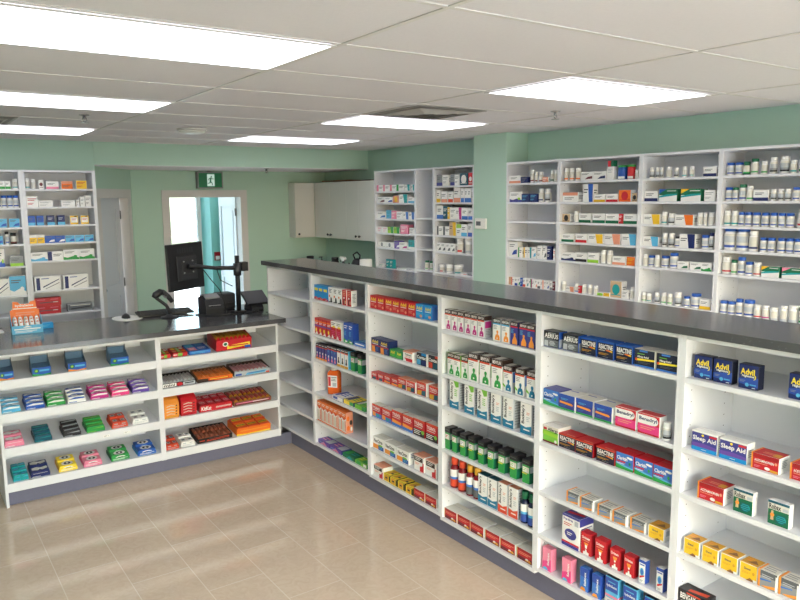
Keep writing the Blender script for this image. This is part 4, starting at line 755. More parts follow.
# ------------------------------------------------------------------ medicine stock
COLN = dict(w='white', e='grey', r='red', o='orange', y='yellow', g='green', G='green', l='lime', b='blue', B='navy', c='light blue', t='teal', T='dark teal', p='pink', m='magenta', v='purple', k='black', n='tan', d='maroon', s='salmon')
def head_fig(k, band=None):
    """syrup carton front: dark name band on top, colour strip, head and shoulders figure"""
    return [('r', 0, .80, 1, 1, 'D'), ('t', 'BENYLIN', .12, .85, .9, .96, 'w'), ('r', 0, .74, 1, .80, band or 'F'), ('l', .12, .52, .6, .7, 3, 'e'), ('d', .62, .42, .13, .07, k), ('p', [(.54, .38), (.70, .38), (.7, .3), (.54, .3)], k),
            ('p', [(.32, .06), (.92, .06), (.93, .2), (.82, .3), (.45, .3), (.34, .2)], k), ('d', .62, .14, .07, .035, 'w')]
def can_art(k): return [('r', .06, .46, .94, .70, 'Q'), ('r', .12, .5, .6, .68, 'w'), ('l', .16, .52, .56, .66, 2, k), ('r', 0, .40, .7, .44, 'Y' if k != 'r' else 'g'), ('l', .15, .12, .85, .3, 2, 'g')]
def buck(base, corner): return [('p', [(0, 0), (1, 0), (1, .30), (.5, .22), (0, .27)], base), ('tv', "Buckley's", .10, .32, .42, .93, 'k')] + ([('p', [(.45, 1), (1, 1), (1, .82), (.7, .78)], 'L'), ('l', .55, .45, .85, .72, 4, 'L')] if corner else [('l', .55, .62, .85, .72, 2, 's'), ('l', .55, .4, .85, .58, 3, 'S')]) + [('l', .3, .08, .85, .18, 1, 'w')]
def kids(k1, k2): return [('t', 'Advil', .1, .6, .85, .86, 'Y'), ('l', .12, .46, .85, .58, 1, 'w'), ('l', .12, .2, .6, .4, 3, k2), ('d', .78, .2, .12, .1, k2)]
def react(): return [('t', 'REACTINE', .08, .56, .94, .84, 'w'), ('p', [(.5, .5), (.92, .42), (.92, .52), (.6, .55)], 'o'), ('p', [(.75, .5), (.92, .42), (.92, .52)], 'Y'), ('l', .08, .44, .48, .52, 1, 'Q'), ('l', .08, .2, .7, .34, 2, 'X'), ('l', .35, .08, .7, .14, 1, 'e')]
def clar(lo): return [('p', [(0, 0), (1, 0), (1, .14), (.5, .18), (0, .28)], 'g'), ('p', [(0, .28), (.5, .18), (1, .14), (1, .2), (.5, .28), (0, .38)], 'c'), ('t', 'Claritin', .06, .56, .66, .78, 'w'), ('r', .06, .42, .55, .5, lo), ('d', .72, .8, .1, .06, 'w'), ('d', .84, .78, .12, .07, 'w'), ('d', .8, .45, .06, .1, 'g'), ('l', .08, .3, .5, .38, 1, 'w')]
def tyl(lo): return [('r', 0, .88, 1, 1, 'F'), ('t', 'TYLENOL', .08, .64, .86, .84, 'w'), ('l', .1, .5, .8, .6, 1, 'Q')] + lo
# code: (name, category, description, front, side, top, depth factor, front art, right-side art, top art)
K = {
 'blue_cough': ('cough_remedy_box', 'medicine box', 'bright blue cough box', 'C', 'A', 'C', .8, [('r', .1, .62, .8, .8, 'Y'), ('l', .15, .4, .85, .58, 3, 'A'), ('p', [(0, 0), (1, 0), (1, .1), (.4, .2), (0, .14)], 'r'), ('l', .3, .05, .8, .1, 1, 'w')]),
 'white_cough': ('cough_remedy_box', 'medicine box', 'white cough box', 'w', 'w', 'w', .8, [('l', .2, .62, .8, .9, 3, 'k'), ('d', .3, .42, .14, .08, 'o'), ('p', [(.45, .06), (.85, .06), (.8, .28), (.62, .4), (.5, .3)], 'k'), ('r', .1, .02, .9, .08, 'k')]),
 'red_cough': ('cough_remedy_box', 'medicine box', 'red and white cough box', 'r', 'w', 'r', .8, [('l', .15, .6, .85, .92, 3, 's'), ('d', .45, .48, .12, .07, 'w'), ('p', [(.3, .08), (.7, .08), (.62, .4), (.4, .42)], 'k'), ('r', .55, .12, .9, .32, 's')], [('l', .2, .2, .8, .8, 7, 'e')]),
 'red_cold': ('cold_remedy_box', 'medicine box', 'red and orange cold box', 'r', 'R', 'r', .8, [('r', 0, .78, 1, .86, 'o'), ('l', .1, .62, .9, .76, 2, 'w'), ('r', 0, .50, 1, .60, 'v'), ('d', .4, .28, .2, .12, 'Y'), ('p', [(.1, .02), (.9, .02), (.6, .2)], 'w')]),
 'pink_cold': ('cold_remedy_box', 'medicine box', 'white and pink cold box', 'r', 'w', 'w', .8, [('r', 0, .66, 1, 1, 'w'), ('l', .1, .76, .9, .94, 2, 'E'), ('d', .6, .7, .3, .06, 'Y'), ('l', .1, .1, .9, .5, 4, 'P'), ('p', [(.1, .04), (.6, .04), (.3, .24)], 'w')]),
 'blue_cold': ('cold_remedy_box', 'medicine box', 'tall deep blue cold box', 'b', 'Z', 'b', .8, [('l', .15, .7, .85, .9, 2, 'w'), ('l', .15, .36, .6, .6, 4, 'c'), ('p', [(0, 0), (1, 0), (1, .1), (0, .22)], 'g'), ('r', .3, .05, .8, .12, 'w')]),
 'flat_blue': ('lozenge_packet', 'medicine packet', 'flat blue lozenge packet', 'A', 'A', 'A', .7, [('l', .1, .2, .9, .8, 1, 'w')], [], [('r', .1, .2, .55, .8, 'c'), ('l', .15, .3, .5, .7, 2, 'w'), ('l', .6, .2, .9, .8, 3, 'w')]),
 'navy_syrup': ('cough_syrup_box', 'medicine box', 'navy orange-footed syrup box', 'V', 'B', 'D', 1.1, [('r', 0, .82, 1, 1, 'D'), ('l', .1, .86, .9, .95, 1, 'w'), ('r', 0, .76, 1, .82, 'F'), ('d', .5, .42, .18, .07, 'w'), ('p', [(.2, .16), (.8, .16), (.65, .34), (.4, .34)], 'p'), ('r', 0, 0, 1, .12, 'O')]),
 'blue_syrup': ('cough_syrup_box', 'medicine box', 'blue syrup box', 'Z', 'B', 'D', 1.1, [('r', 0, .84, 1, 1, 'D'), ('l', .1, .88, .9, .96, 1, 'w'), ('r', 0, .78, 1, .84, 'F'), ('l', .2, .6, .7, .72, 2, 'c'), ('d', .5, .36, .18, .07, 'w'), ('p', [(.2, .08), (.8, .08), (.65, .28), (.4, .28)], 'p')]),
 'pale_syrup': ('cough_syrup_box', 'medicine box', 'white syrup box with orange foot', 'w', 'c', 'D', 1.1, [('r', 0, .84, 1, 1, 'D'), ('l', .1, .88, .9, .96, 1, 'w'), ('r', 0, .78, 1, .84, 'F'), ('d', .5, .46, .18, .07, 'E'), ('p', [(.25, .2), (.75, .2), (.62, .4), (.4, .4)], 'k'), ('r', 0, 0, 1, .13, 'X')]),
 'green_can_red': ('hot_drink_box', 'medicine box', 'green black-topped box, red label', 'g', 'G', 'k', .9, can_art('r')),
 'green_can_pur': ('hot_drink_box', 'medicine box', 'green black-topped box, purple label', 'g', 'G', 'k', .9, can_art('v')),
 'green_can_lime': ('hot_drink_box', 'medicine box', 'green black-topped box, lime label', 'g', 'G', 'k', .9, can_art('L')),
 'paste_white': ('flat_packet', 'medicine packet', 'flat white and blue packet', 'w', 'Z', 'w', .9, [('r', .1, .2, .5, .8, 'Z')], [], [('r', .05, .1, .3, .9, 'Z'), ('l', .35, .2, .9, .8, 3, 'A')]),
 'paste_yellow': ('flat_packet', 'medicine packet', 'flat yellow and blue packet', 'Y', 'B', 'Y', .9, [('r', .6, .1, 1, .9, 'g')], [], [('r', .05, .1, .4, .9, 'B'), ('l', .45, .2, .9, .8, 3, 'g')]),
 'paste_lime': ('flat_packet', 'medicine packet', 'flat lime packet', 'L', 'g', 'L', .9, [('r', .7, 0, 1, 1, 'g')], [], [('r', .05, .1, .3, .9, 'w'), ('l', .35, .2, .9, .8, 3, 'g')]),
 'orange_box': ('throat_spray_box', 'medicine box', 'tall orange and white box', 'w', 's', 'o', 1.0, [('r', 0, .72, 1, 1, 'o'), ('p', [(0, .72), (1, .72), (.5, .6)], 'F'), ('l', .1, .78, .9, .92, 2, 'w'), ('r', .1, .08, .6, .55, 'Q'), ('r', .7, .1, .95, .6, 's'), ('r', 0, 0, 1, .05, 'o')], [('d', .3, .7, .2, .12, 'o'), ('d', .7, .5, .2, .12, 'D'), ('d', .3, .25, .2, .12, 'o'), ('d', .75, .2, .15, .1, 'w')]),
 'flat_purple': ('flat_packet', 'medicine packet', 'flat purple packet', 'v', 'V', 'v', .5, [('p', [(.2, .1), (.8, .1), (.5, .9)], 'p'), ('l', .1, .3, .5, .7, 1, 'c')], [], [('r', .55, .1, .95, .9, 'S'), ('l', .1, .2, .5, .8, 2, 'p')]),
 'flat_green': ('flat_packet', 'medicine packet', 'flat dark green packet', 'G', 'G', 'G', .5, [('p', [(.3, .1), (.9, .1), (.6, .9)], 't')], [], [('r', .1, .1, .4, .9, 'g'), ('l', .45, .2, .9, .8, 2, 't')]),
 'flat_lime': ('flat_packet', 'medicine packet', 'flat lime green packet', 'L', 'g', 'L', .5, [('r', .1, .1, .5, .9, 'g'), ('r', .7, .2, .95, .8, 'w')], [], [('r', .5, .1, .9, .9, 'g'), ('l', .1, .2, .45, .8, 2, 'Y')]),
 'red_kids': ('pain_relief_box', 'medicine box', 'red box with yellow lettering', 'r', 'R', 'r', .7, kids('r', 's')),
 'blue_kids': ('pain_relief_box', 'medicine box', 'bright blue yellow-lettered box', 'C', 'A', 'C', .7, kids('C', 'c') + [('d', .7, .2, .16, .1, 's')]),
 'navy_gel': ('pain_relief_box', 'medicine box', 'navy box with orange block', 'B', 'B', 'B', .7, [('t', 'Advil', .12, .66, .82, .88, 'Y'), ('l', .12, .54, .82, .64, 1, 'w'), ('r', 0, .46, 1, .52, 'r'), ('p', [(.1, 0), (.5, 0), (.44, .44), (.1, .44)], 'O'), ('l', .58, .1, .9, .4, 4, 'A')]),
 'green_tab': ('pain_relief_box', 'medicine box', 'small green yellow-lettered box', 'g', 'G', 'g', .9, [('t', 'Advil', .2, .48, .8, .86, 'Y'), ('l', .15, .15, .85, .4, 2, 'L')]),
 'red_white_tab': ('pain_relief_box', 'medicine box', 'white box with red base', 'w', 'w', 's', .8, [('r', 0, .86, 1, 1, 's'), ('t', 'Tylenol', .22, .56, .85, .78, 'k'), ('l', .22, .44, .8, .54, 1, 's'), ('r', .2, .06, 1, .36, 'r'), ('d', .24, .14, .1, .12, 'w')], [('l', .2, .2, .8, .8, 5, 'e')]),
 'cyan_tab': ('cold_tablet_box', 'medicine box', 'black and cyan tablet box', 'k', 'w', 'e', .8, [('r', .5, .8, 1, 1, 'C'), ('t', 'Contac', .05, .52, .95, .78, 'w'), ('r', .04, .06, .42, .46, 'c'), ('r', .5, .06, .96, .46, 'B'), ('l', .1, .12, .38, .4, 4, 'C')]),
 'coral_tab': ('cold_tablet_box', 'medicine box', 'black and coral tablet box', 'k', 'w', 'e', .8, [('r', .7, .82, 1, 1, 'F'), ('t', 'Contac', .05, .52, .95, .78, 'w'), ('r', .04, .06, .44, .46, 'F'), ('r', .5, .06, .96, .46, 'T'), ('l', .1, .12, .4, .4, 4, 'r')]),
 'red_small': ('pain_relief_box', 'medicine box', 'small red box', 'r', 'R', 'r', .8, tyl([('p', [(.2, .06), (.8, .06), (.8, .4), (.3, .4)], 'T')])),
 'red_small_y': ('pain_relief_box', 'medicine box', 'small red and yellow box', 'r', 'R', 'r', .8, tyl([('r', .05, .1, .9, .3, 'O'), ('r', .4, .3, .9, .42, 'T')])),
 'red_mid': ('pain_relief_box', 'medicine box', 'medium red and teal box', 'r', 'w', 's', .7, tyl([('p', [(.08, .08), (.48, .08), (.55, .44), (.08, .36)], 'X'), ('p', [(.5, .08), (.95, .08), (.95, .5), (.55, .44)], 'T')])),
 'red_large': ('pain_relief_box', 'medicine box', 'large red and teal box', 'r', 'w', 's', .7, tyl([('p', [(.08, .06), (.5, .06), (.55, .4), (.08, .34)], 'X'), ('p', [(.52, .06), (.95, .06), (.95, .44), (.58, .4)], 'T')])),
 'red_blue': ('cold_remedy_box', 'medicine box', 'red box with blue-orange base', 'r', 'R', 'Q', .5, tyl([('r', 0, 0, 1, .36, 'A'), ('p', [(.06, .08), (.4, .08), (.4, .4), (.06, .44)], 'O'), ('d', .62, .22, .14, .12, 't')])),
 'red_yel': ('cold_remedy_box', 'medicine box', 'red box with yellow-blue base', 'r', 'R', 'Q', .5, tyl([('r', 0, 0, 1, .24, 'A'), ('p', [(.04, .2), (.9, .16), (.96, .34), (.04, .42)], 'O')])),
 'red_navy': ('cold_remedy_box', 'medicine box', 'red box with black-white base', 'r', 'R', 'Q', .5, tyl([('r', 0, 0, 1, .42, 'k'), ('l', .05, .08, .7, .38, 3, 'w'), ('d', .85, .3, .14, .12, 'L')])),
 'citrus_sachet': ('hot_drink_box', 'medicine box', 'white box with lemon picture', 'w', 'w', 'Q', .55, [('p', [(.14, .92), (.86, .66), (.86, .5), (.14, .74)], 'w'), ('t', 'NeoCitran', .12, .56, .86, .86, 'k'), ('r', .04, .06, .5, .42, 'O'), ('r', .5, .04, .96, .36, 'Z'), ('d', .68, .42, .2, .08, 'L'), ('l', .55, .1, .9, .3, 2, 'c')], [('l', .2, .5, .8, .9, 3, 'V')]),
 'red_corner': ('cold_remedy_box', 'medicine box', 'white box with red corner', 'w', 'w', 's', .7, [('r', 0, .94, 1, 1, 's'), ('r', .03, .6, .86, .9, 'D'), ('l', .14, .66, .7, .86, 2, 'w'), ('l', .1, .36, .55, .52, 2, 's'), ('p', [(.6, 0), (.96, 0), (.96, .6), (.86, .6), (.84, .4), (.6, .32)], 'r')]),
 'yellow_flat': ('lozenge_packet', 'medicine packet', 'yellow and black packet', 'Y', 'k', 'Y', 1.1, [('r', .8, .1, .98, .9, 'k'), ('p', [(.1, .1), (.7, .1), (.75, .9), (.2, .9)], 'X'), ('r', .3, .4, .6, .6, 'k')], [], [('p', [(.1, .1), (.6, .2), (.8, .9), (.3, .8)], 'X'), ('r', .6, .3, .9, .5, 'k')]),
 'red_flat': ('pain_relief_box', 'medicine box', 'low red and orange box', 'r', 'w', 'Q', .9, [('r', 0, 0, .05, 1, 'X'), ('r', .05, .8, .97, 1, 'R'), ('l', .12, .48, .9, .74, 2, 's'), ('p', [(.05, 0), (.97, 0), (.97, .4), (.6, .3), (.05, .34)], 'd'), ('d', .66, .22, .1, .12, 'w'), ('d', .82, .18, .09, .12, 'O'), ('r', .55, .1, .95, .2, 'X')], [('l', .3, .3, .7, .7, 3, 'e')]),
 'magenta_syrup': ('cough_syrup_box', 'medicine box', 'white box with magenta figure', 'w', 'S', 'D', 1.0, head_fig('m'), [('r', 0, .8, 1, 1, 'D'), ('r', .1, .45, .9, .75, 'm'), ('l', .2, .1, .8, .4, 4, 'e')], [('r', .2, .1, .9, .9, 'Q')]),
 'orange_syrup': ('cough_syrup_box', 'medicine box', 'white box with orange figure', 'w', 'S', 'D', 1.0, head_fig('O', 'c'), [], [('r', .2, .1, .9, .9, 'Q')]),
 'navy_night': ('cough_syrup_box', 'medicine box', 'navy box with orange figure', 'V', 'B', 'D', 1.0, [('r', 0, .82, 1, 1, 'D'), ('t', 'BENYLIN', .12, .86, .9, .96, 'w'), ('r', 0, .76, 1, .82, 'r'), ('l', .12, .5, .5, .7, 4, 'c'), ('d', .62, .46, .13, .07, 'O'), ('p', [(.3, .04), (.95, .04), (.95, .2), (.82, .32), (.7, .4), (.54, .4), (.45, .32), (.32, .2)], 'O')], [], [('r', .2, .1, .9, .9, 'Q')]),
 'green_short': ('cough_syrup_box', 'medicine box', 'shorter white box, green figure', 'w', 'L', 'D', 1.0, head_fig('g'), [], [('r', .2, .1, .9, .9, 'Q')]),
 'green_tall': ('cough_syrup_box', 'medicine box', 'taller white box, green figure', 'w', 'w', 'D', 1.0, head_fig('g'), [('r', 0, .8, 1, 1, 'D'), ('r', .1, .3, .9, .75, 'L')], [('r', .1, .1, .7, .9, 'Q')]),
 'teal_syrup': ('cough_syrup_box', 'medicine box', 'white box with teal figure', 'w', 'S', 'D', 1.0, head_fig('J') + [('p', [(0, .24), (.3, .16), (.3, .24), (0, .34)], 'L')], [('r', 0, .8, 1, 1, 'D'), ('r', .1, .4, .9, .78, 'A')], [('r', .1, .1, .7, .9, 'Q')]),
 'bk_green': ('cough_syrup_box', 'medicine box', 'white box, blue base, lime corner', 'w', 'S', 'Q', .85, buck('J', True), [('l', .15, .1, .85, .9, 9, 'e')]),
 'bk_plain': ('cough_syrup_box', 'medicine box', 'white box with blue base', 'w', 'S', 'Q', .85, buck('J', False), [('l', .15, .1, .85, .9, 9, 'e')]),
 'bk_blue': ('cough_syrup_box', 'medicine box', 'white box with blue base', 'w', 'S', 'T', .85, buck('J', False), [('l', .15, .1, .85, .9, 9, 'e')]),
 'bk_red': ('cough_syrup_box', 'medicine box', 'white box with orange base', 'w', 'S', 's', .85, buck('F', False), [('l', .15, .1, .85, .9, 9, 'e')]),
 'aer': ('allergy_box', 'medicine box', 'silver black and blue allergy box', 'E', 'b', 'k', .6, [('p', [(0, .6), (1, .45), (1, 1), (0, 1)], 'k'), ('t', 'AERIUS', .06, .56, .94, .84, 'w'), ('r', .04, .06, .3, .4, 'S'), ('d', .55, .26, .2, .14, 'S'), ('l', .36, .06, .9, .44, 4, 'e'), ('r', .3, .86, .8, .92, 'e')], [('r', .05, .05, .95, .55, 'S'), ('r', .4, .1, .7, .5, 'e')]),
 'react_blue': ('allergy_box', 'medicine box', 'black allergy box, blue top', 'N', 'b', 'b', .8, react() + [('r', 0, .92, 1, 1, 'b')], [], [('l', .4, .05, .9, .2, 1, 'c')]),
 'react_red': ('allergy_box', 'medicine box', 'black allergy box, red top', 'N', 'R', 'r', .8, react() + [('r', 0, .92, 1, 1, 'F')], [], [('l', .4, .05, .9, .2, 1, 's')]),
 'allergy_blk': ('allergy_box', 'medicine box', 'black allergy box, yellow stripe', 'N', 'Q', 'Q', .8, [('r', 0, 0, 1, .1, 'A'), ('r', .25, .86, .65, .96, 'A'), ('l', .15, .68, .5, .78, 1, 'L'), ('t', 'Allergy Relief', .15, .5, .72, .64, 'w'), ('p', [(.05, .34), (1, .42), (1, .52), (.05, .46)], 'Y'), ('d', .1, .42, .06, .07, 'F'), ('l', .2, .18, .8, .3, 2, 'E')]),
 'clar_blue': ('allergy_box', 'medicine box', 'sky blue and green allergy box', 'A', 'V', 'V', .9, clar('B')),
 'relief_navy': ('allergy_box', 'medicine box', 'indigo box with orange arrow', 'V', 'w', 'Q', 1.0, [('r', 0, 0, 1, .12, 'g'), ('p', [(0, .7), (1, .6), (1, 1), (0, 1)], 'Z'), ('p', [(.08, .42), (.85, .36), (.9, .42), (.82, .5), (.08, .54)], 'O'), ('l', .15, .62, .6, .76, 2, 'c'), ('l', .12, .2, .5, .32, 2, 'A')], [('l', .3, .4, .7, .8, 4, 'e')], [('r', .1, .7, .6, .78, 'Z')]),
 'bena': ('allergy_box', 'medicine box', 'pinkish red and white capsule-print box', 'r', 'w', 'r', .45, [('r', 0, .5, .7, .92, 'w'), ('d', .72, .72, .22, .21, 'w'), ('t', 'Benadryl', .08, .62, .88, .84, 'B'), ('d', .2, .3, .2, .2, 'P'), ('r', .2, .1, 1, .5, 'P'), ('l', .15, .24, .8, .42, 2, 's')]),
 'allergy_green': ('allergy_box', 'medicine box', 'lime and white allergy box', 'L', 'w', 'w', .9, [('r', 0, .72, 1, 1, 'Q'), ('t', 'Allergy', .32, .66, .98, .92, 'k'), ('r', .04, .74, .26, .88, 'r'), ('p', [(0, .44), (1, .4), (1, .6), (0, .68)], 'l'), ('r', 0, 0, 1, .1, 'd'), ('d', .85, .18, .08, .09, 'w')]),
 'clar_red': ('allergy_box', 'medicine box', 'sky blue allergy box, red top', 'A', 'r', 'r', .9, clar('r')),
 'grey_orange': ('sleep_tablet_box', 'medicine box', 'small grey and orange box', 'e', 'w', 'Q', .9, [('r', 0, 0, .12, 1, 'O'), ('r', .12, .66, 1, 1, 'E'), ('l', .2, .6, .8, .8, 2, 'S'), ('p', [(.12, .4), (.7, .5), (.7, .56), (.12, .5)], 'A'), ('p', [(.2, .1), (.98, .3), (.98, .12), (.5, .04)], 'O'), ('r', .92, .0, 1, .9, 'w')], [('l', .3, .3, .7, .7, 3, 'e')], [('r', .0, 0, .12, 1, 'O'), ('l', .2, .1, .9, .8, 3, 'e')]),
 'gold_small': ('sleep_tablet_box', 'medicine box', 'small golden yellow box', 'y', 'w', 'X', .9, [('r', 0, 0, .05, 1, 'w'), ('t', 'Gravol', .25, .62, .62, .76, 'B'), ('l', .15, .36, .6, .5, 2, 'X'), ('d', .8, .5, .07, .1, 'X'), ('p', [(.4, 0), (.62, .2), (.8, .1), (.8, 0)], 'H'), ('r', .8, .04, 1, .16, 'w')], [('r', .2, .4, .8, .8, 'S')], [('p', [(.3, .2), (.6, .7), (.9, .3)], 'H'), ('l', .1, .4, .5, .8, 2, 'O')]),
 'purple_kids': ('vapour_inhaler_box', 'medicine box', 'big white and indigo box', 'w', 'w', 'V', .9, [('r', 0, .93, 1, 1, 'V'), ('t', 'hydra', .08, .8, .62, .9, 'V'), ('l', .1, .64, .55, .76, 2, 'r'), ('r', .72, .74, .94, .9, 'S'), ('d', .5, .42, .34, .17, 'V'), ('l', .3, .36, .6, .48, 2, 'w'), ('r', 0, .1, 1, .16, 'r'), ('r', 0, 0, 1, .1, 'V')], [('r', 0, .75, 1, 1, 'V'), ('l', .1, .2, .9, .7, 7, 'V')], [('p', [(.1, .2), (.9, .4), (.9, .6), (.1, .4)], 'r'), ('d', .5, .7, .2, .15, 'S')]),
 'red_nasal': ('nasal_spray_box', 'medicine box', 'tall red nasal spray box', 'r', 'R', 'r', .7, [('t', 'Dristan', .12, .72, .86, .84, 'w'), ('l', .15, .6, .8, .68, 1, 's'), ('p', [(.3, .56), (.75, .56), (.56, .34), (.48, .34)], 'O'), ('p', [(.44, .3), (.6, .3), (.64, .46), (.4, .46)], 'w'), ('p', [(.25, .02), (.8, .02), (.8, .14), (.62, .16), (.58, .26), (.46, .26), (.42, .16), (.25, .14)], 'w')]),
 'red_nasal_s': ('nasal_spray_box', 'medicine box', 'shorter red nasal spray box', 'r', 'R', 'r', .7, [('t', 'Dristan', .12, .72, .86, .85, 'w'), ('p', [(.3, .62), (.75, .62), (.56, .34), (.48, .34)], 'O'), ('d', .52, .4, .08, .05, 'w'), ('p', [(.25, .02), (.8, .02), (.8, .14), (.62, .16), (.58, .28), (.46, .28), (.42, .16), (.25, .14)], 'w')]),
 'blue_nasal': ('nasal_spray_box', 'medicine box', 'slim white and blue box', 'w', 'Z', 'w', .9, [('r', 0, .88, 1, 1, 'Z'), ('l', .15, .74, .85, .86, 1, 'Z'), ('d', .5, .5, .3, .18, 'c'), ('d', .5, .5, .2, .12, 'A'), ('p', [(.2, .2), (.9, .34), (.9, .4), (.2, .3)], 'r'), ('l', .2, .06, .7, .16, 2, 'e')]),
 'pink_saline': ('nasal_spray_box', 'medicine box', 'pink saline spray box', 'p', 'p', 'p', .7, [('r', 0, .6, 1, 1, 'p'), ('p', [(0, 0), (1, 0), (1, .55), (0, .35)], 'P'), ('tv', 'Salinex', .55, .25, .8, .85, 'w'), ('p', [(.05, .02), (.7, .02), (.5, .14), (.2, .14)], 'c')]),
 'blue_saline': ('nasal_spray_box', 'medicine box', 'blue saline spray box', 'A', 'Z', 'A', .7, [('r', 0, .62, 1, 1, 'Z'), ('tv', 'Salinex', .5, .24, .75, .86, 'w'), ('p', [(.05, .02), (.75, .02), (.6, .16), (.2, .16)], 'O')]),
 'sky_saline': ('nasal_spray_box', 'medicine box', 'sky blue navy-topped box', 'c', 'c', 'N', .7, [('r', 0, .5, 1, .96, 'Z'), ('t', 'hydraSense', .1, .62, .9, .74, 'w'), ('l', .2, .78, .8, .86, 1, 'c'), ('r', 0, .3, 1, .38, 'p'), ('r', 0, .0, 1, .26, 'Q'), ('l', .2, .08, .8, .2, 2, 'A')], [('r', 0, .3, 1, .38, 'p')]),
 'advil': ('pain_relief_box', 'medicine box', 'navy box with yellow lettering', 'B', 'N', 'N', .55, [('p', [(0, .2), (1, .1), (1, .5), (0, .4)], 'Z'), ('t', 'Advil', .10, .58, .82, .84, 'Y'), ('t', 'Nighttime', .18, .46, .80, .58, 'w'), ('p', [(.83, .62), (.9, .56), (.88, .44), (.76, .4), (.84, .48)], 'Y'), ('l', .1, .26, .36, .36, 2, 'e'), ('d', .46, .18, .1, .08, 'c'), ('l', .6, .14, .92, .24, 1, 'c'), ('l', .72, .04, .9, .1, 1, 'w')]),
 'sleep': ('sleep_aid_box', 'medicine box', 'violet and teal sleep box', 'V', 'w', 'w', .5, [('r', .0, .92, 1, 1, 'w'), ('r', 0, 0, 1, .2, 'C'), ('p', [(0, .2), (1, .2), (1, .34), (.5, .42), (0, .38)], 'v'), ('t', 'Sleep Aid', .05, .46, .95, .76, 'w'), ('d', .44, .82, .05, .06, 'Y'), ('r', .7, .80, .98, .9, 'r'), ('l', .4, .07, .6, .13, 1, 'w')], [('l', .2, .3, .8, .7, 4, 'e')]),
 'acet': ('pain_relief_box', 'medicine box', 'long red and orange box', 'r', 'w', 'D', .75, [('r', 0, 0, .06, 1, 'O'), ('r', .06, .74, 1, 1, 'R'), ('t', 'ACETAMINOPHEN', .12, .5, .82, .66, 'w'), ('l', .12, .36, .6, .46, 1, 's'), ('l', .12, .12, .35, .28, 2, 'p'), ('d', .6, .2, .1, .1, 'w'), ('d', .9, .62, .05, .09, 's'), ('r', .7, .06, .98, .2, 'X')], [('l', .25, .3, .75, .8, 5, 'e')], [('r', 0, 0, .08, 1, 'O'), ('r', .08, 0, 1, .9, 'r'), ('l', .3, .2, .8, .5, 2, 's'), ('r', .7, .1, .95, .5, 'X')]),
 'robax': ('pain_relief_box', 'medicine box', 'emerald green box, white sides', 'G', 'w', 'w', .35, [('r', 0, .9, 1, 1, 'T'), ('r', 0, .64, 1, .9, 'Q'), ('t', 'Robax', .06, .66, .62, .88, 'k'), ('r', .7, .68, .95, .8, 'S'), ('p', [(.14, .2), (.3, .2), (.28, .6), (.18, .6)], 'n'), ('d', .23, .42, .1, .08, 'O'), ('d', .65, .32, .24, .16, 't'), ('l', .4, .1, .9, .5, 5, 'T')]),
 'bengay': ('rub_cream_box', 'medicine box', 'long black box with orange flash', 'k', 'k', 'k', .5, [('t', 'BENGAY', .08, .4, .62, .8, 'w'), ('r', .3, .84, .8, .94, 'F'), ('l', .1, .12, .7, .3, 2, 'e')], [], [('p', [(.3, .1), (.9, .3), (.9, .7), (.3, .4)], 'F')]),
}
def wall_box(code, w, h, soft=False):
    s, a, b = code[1], code[2], code[3]
    if soft: b = {'b': 'A', 'B': 'Z', 'o': 's', 'r': 'F', 'v': 'V', 'k': 'E'}.get(b, b); a = {'o': 's'}.get(a, a)
    d = max(.035, min(.085, w * .6)); dk = 'E' if a not in 'kBTdG' else 'S'
    bt = b if b != a else dk
    L = [('l', .12, .5, .7, .78, 2, dk)]
    A = {'s': [('l', .1, .55, .85, .82, 2, b), ('l', .1, .2, .6, .4, 2, b)], 'u': [('r', 0, 0, 1, .3, b)] + L, 'h': [('r', 0, .68, 1, 1, b), ('l', .12, .2, .75, .5, 2, dk)],
         'r': [('p', [(.62, 0), (1, 0), (1, 1), (.5, 1)], b), ('l', .08, .45, .5, .75, 2, dk)], 'l': [('r', 0, 0, .28, 1, b), ('l', .36, .4, .9, .75, 2, dk)],
         'd': [('p', [(.35, .12), (.95, .2), (.95, .5), (.6, .42)], b), ('l', .1, .62, .7, .84, 2, dk)], 'x': [('d', .5, .5, min(.34, .34 * h / w), min(.38, .38 * w / h), b), ('l', .1, .1, .9, .22, 1, b)],
         'f': [('r', .1, .22, .9, .8, b), ('l', .2, .45, .8, .68, 2, 'r'), ('r', .55, .84, .85, .95, 'k')], 'q': [('r', 0, 0, 1, .5, 'w'), ('p', [(0, .42), (.45, .58), (1, .62), (1, .5), (0, .3)], 't'), ('p', [(0, 1), (0, .62), (.42, 1)], b), ('l', .45, .78, .95, .9, 1, 'w')],
         'n': [('r', .06, .05, .2, .92, b), ('p', [(.3, .2), (.92, .72), (.95, .8), (.32, .3)], b), ('p', [(.4, .1), (.95, .5), (.95, .54), (.4, .14)], 'E'), ('l', .26, .78, .55, .9, 1, 'Z')]}
    if s in 'vwVW': items = [('p', [(0, 0), (1, 0), (1, .18), (.6, .34), (.25, .2), (0, .3)], b if s != 'V' else 'g'), ('d', .75, .32, .12, .12, bt if s in 'vV' else 'l')] + [('l', .1, .6, .7, .82, 2, dk)]
    else: items = A[s]
    if s in 'vwVW': base = code[2] if s in 'vV' and code[2] in COLN else 'w'
    else: base = a
    side = 'w' if base in 'wenyslco' else base
    return carton(w, d, h, base, side, side if s != 'q' else 'w', items, [('l', .2, .3, .8, .7, 3, dk)] if side == 'w' else ())
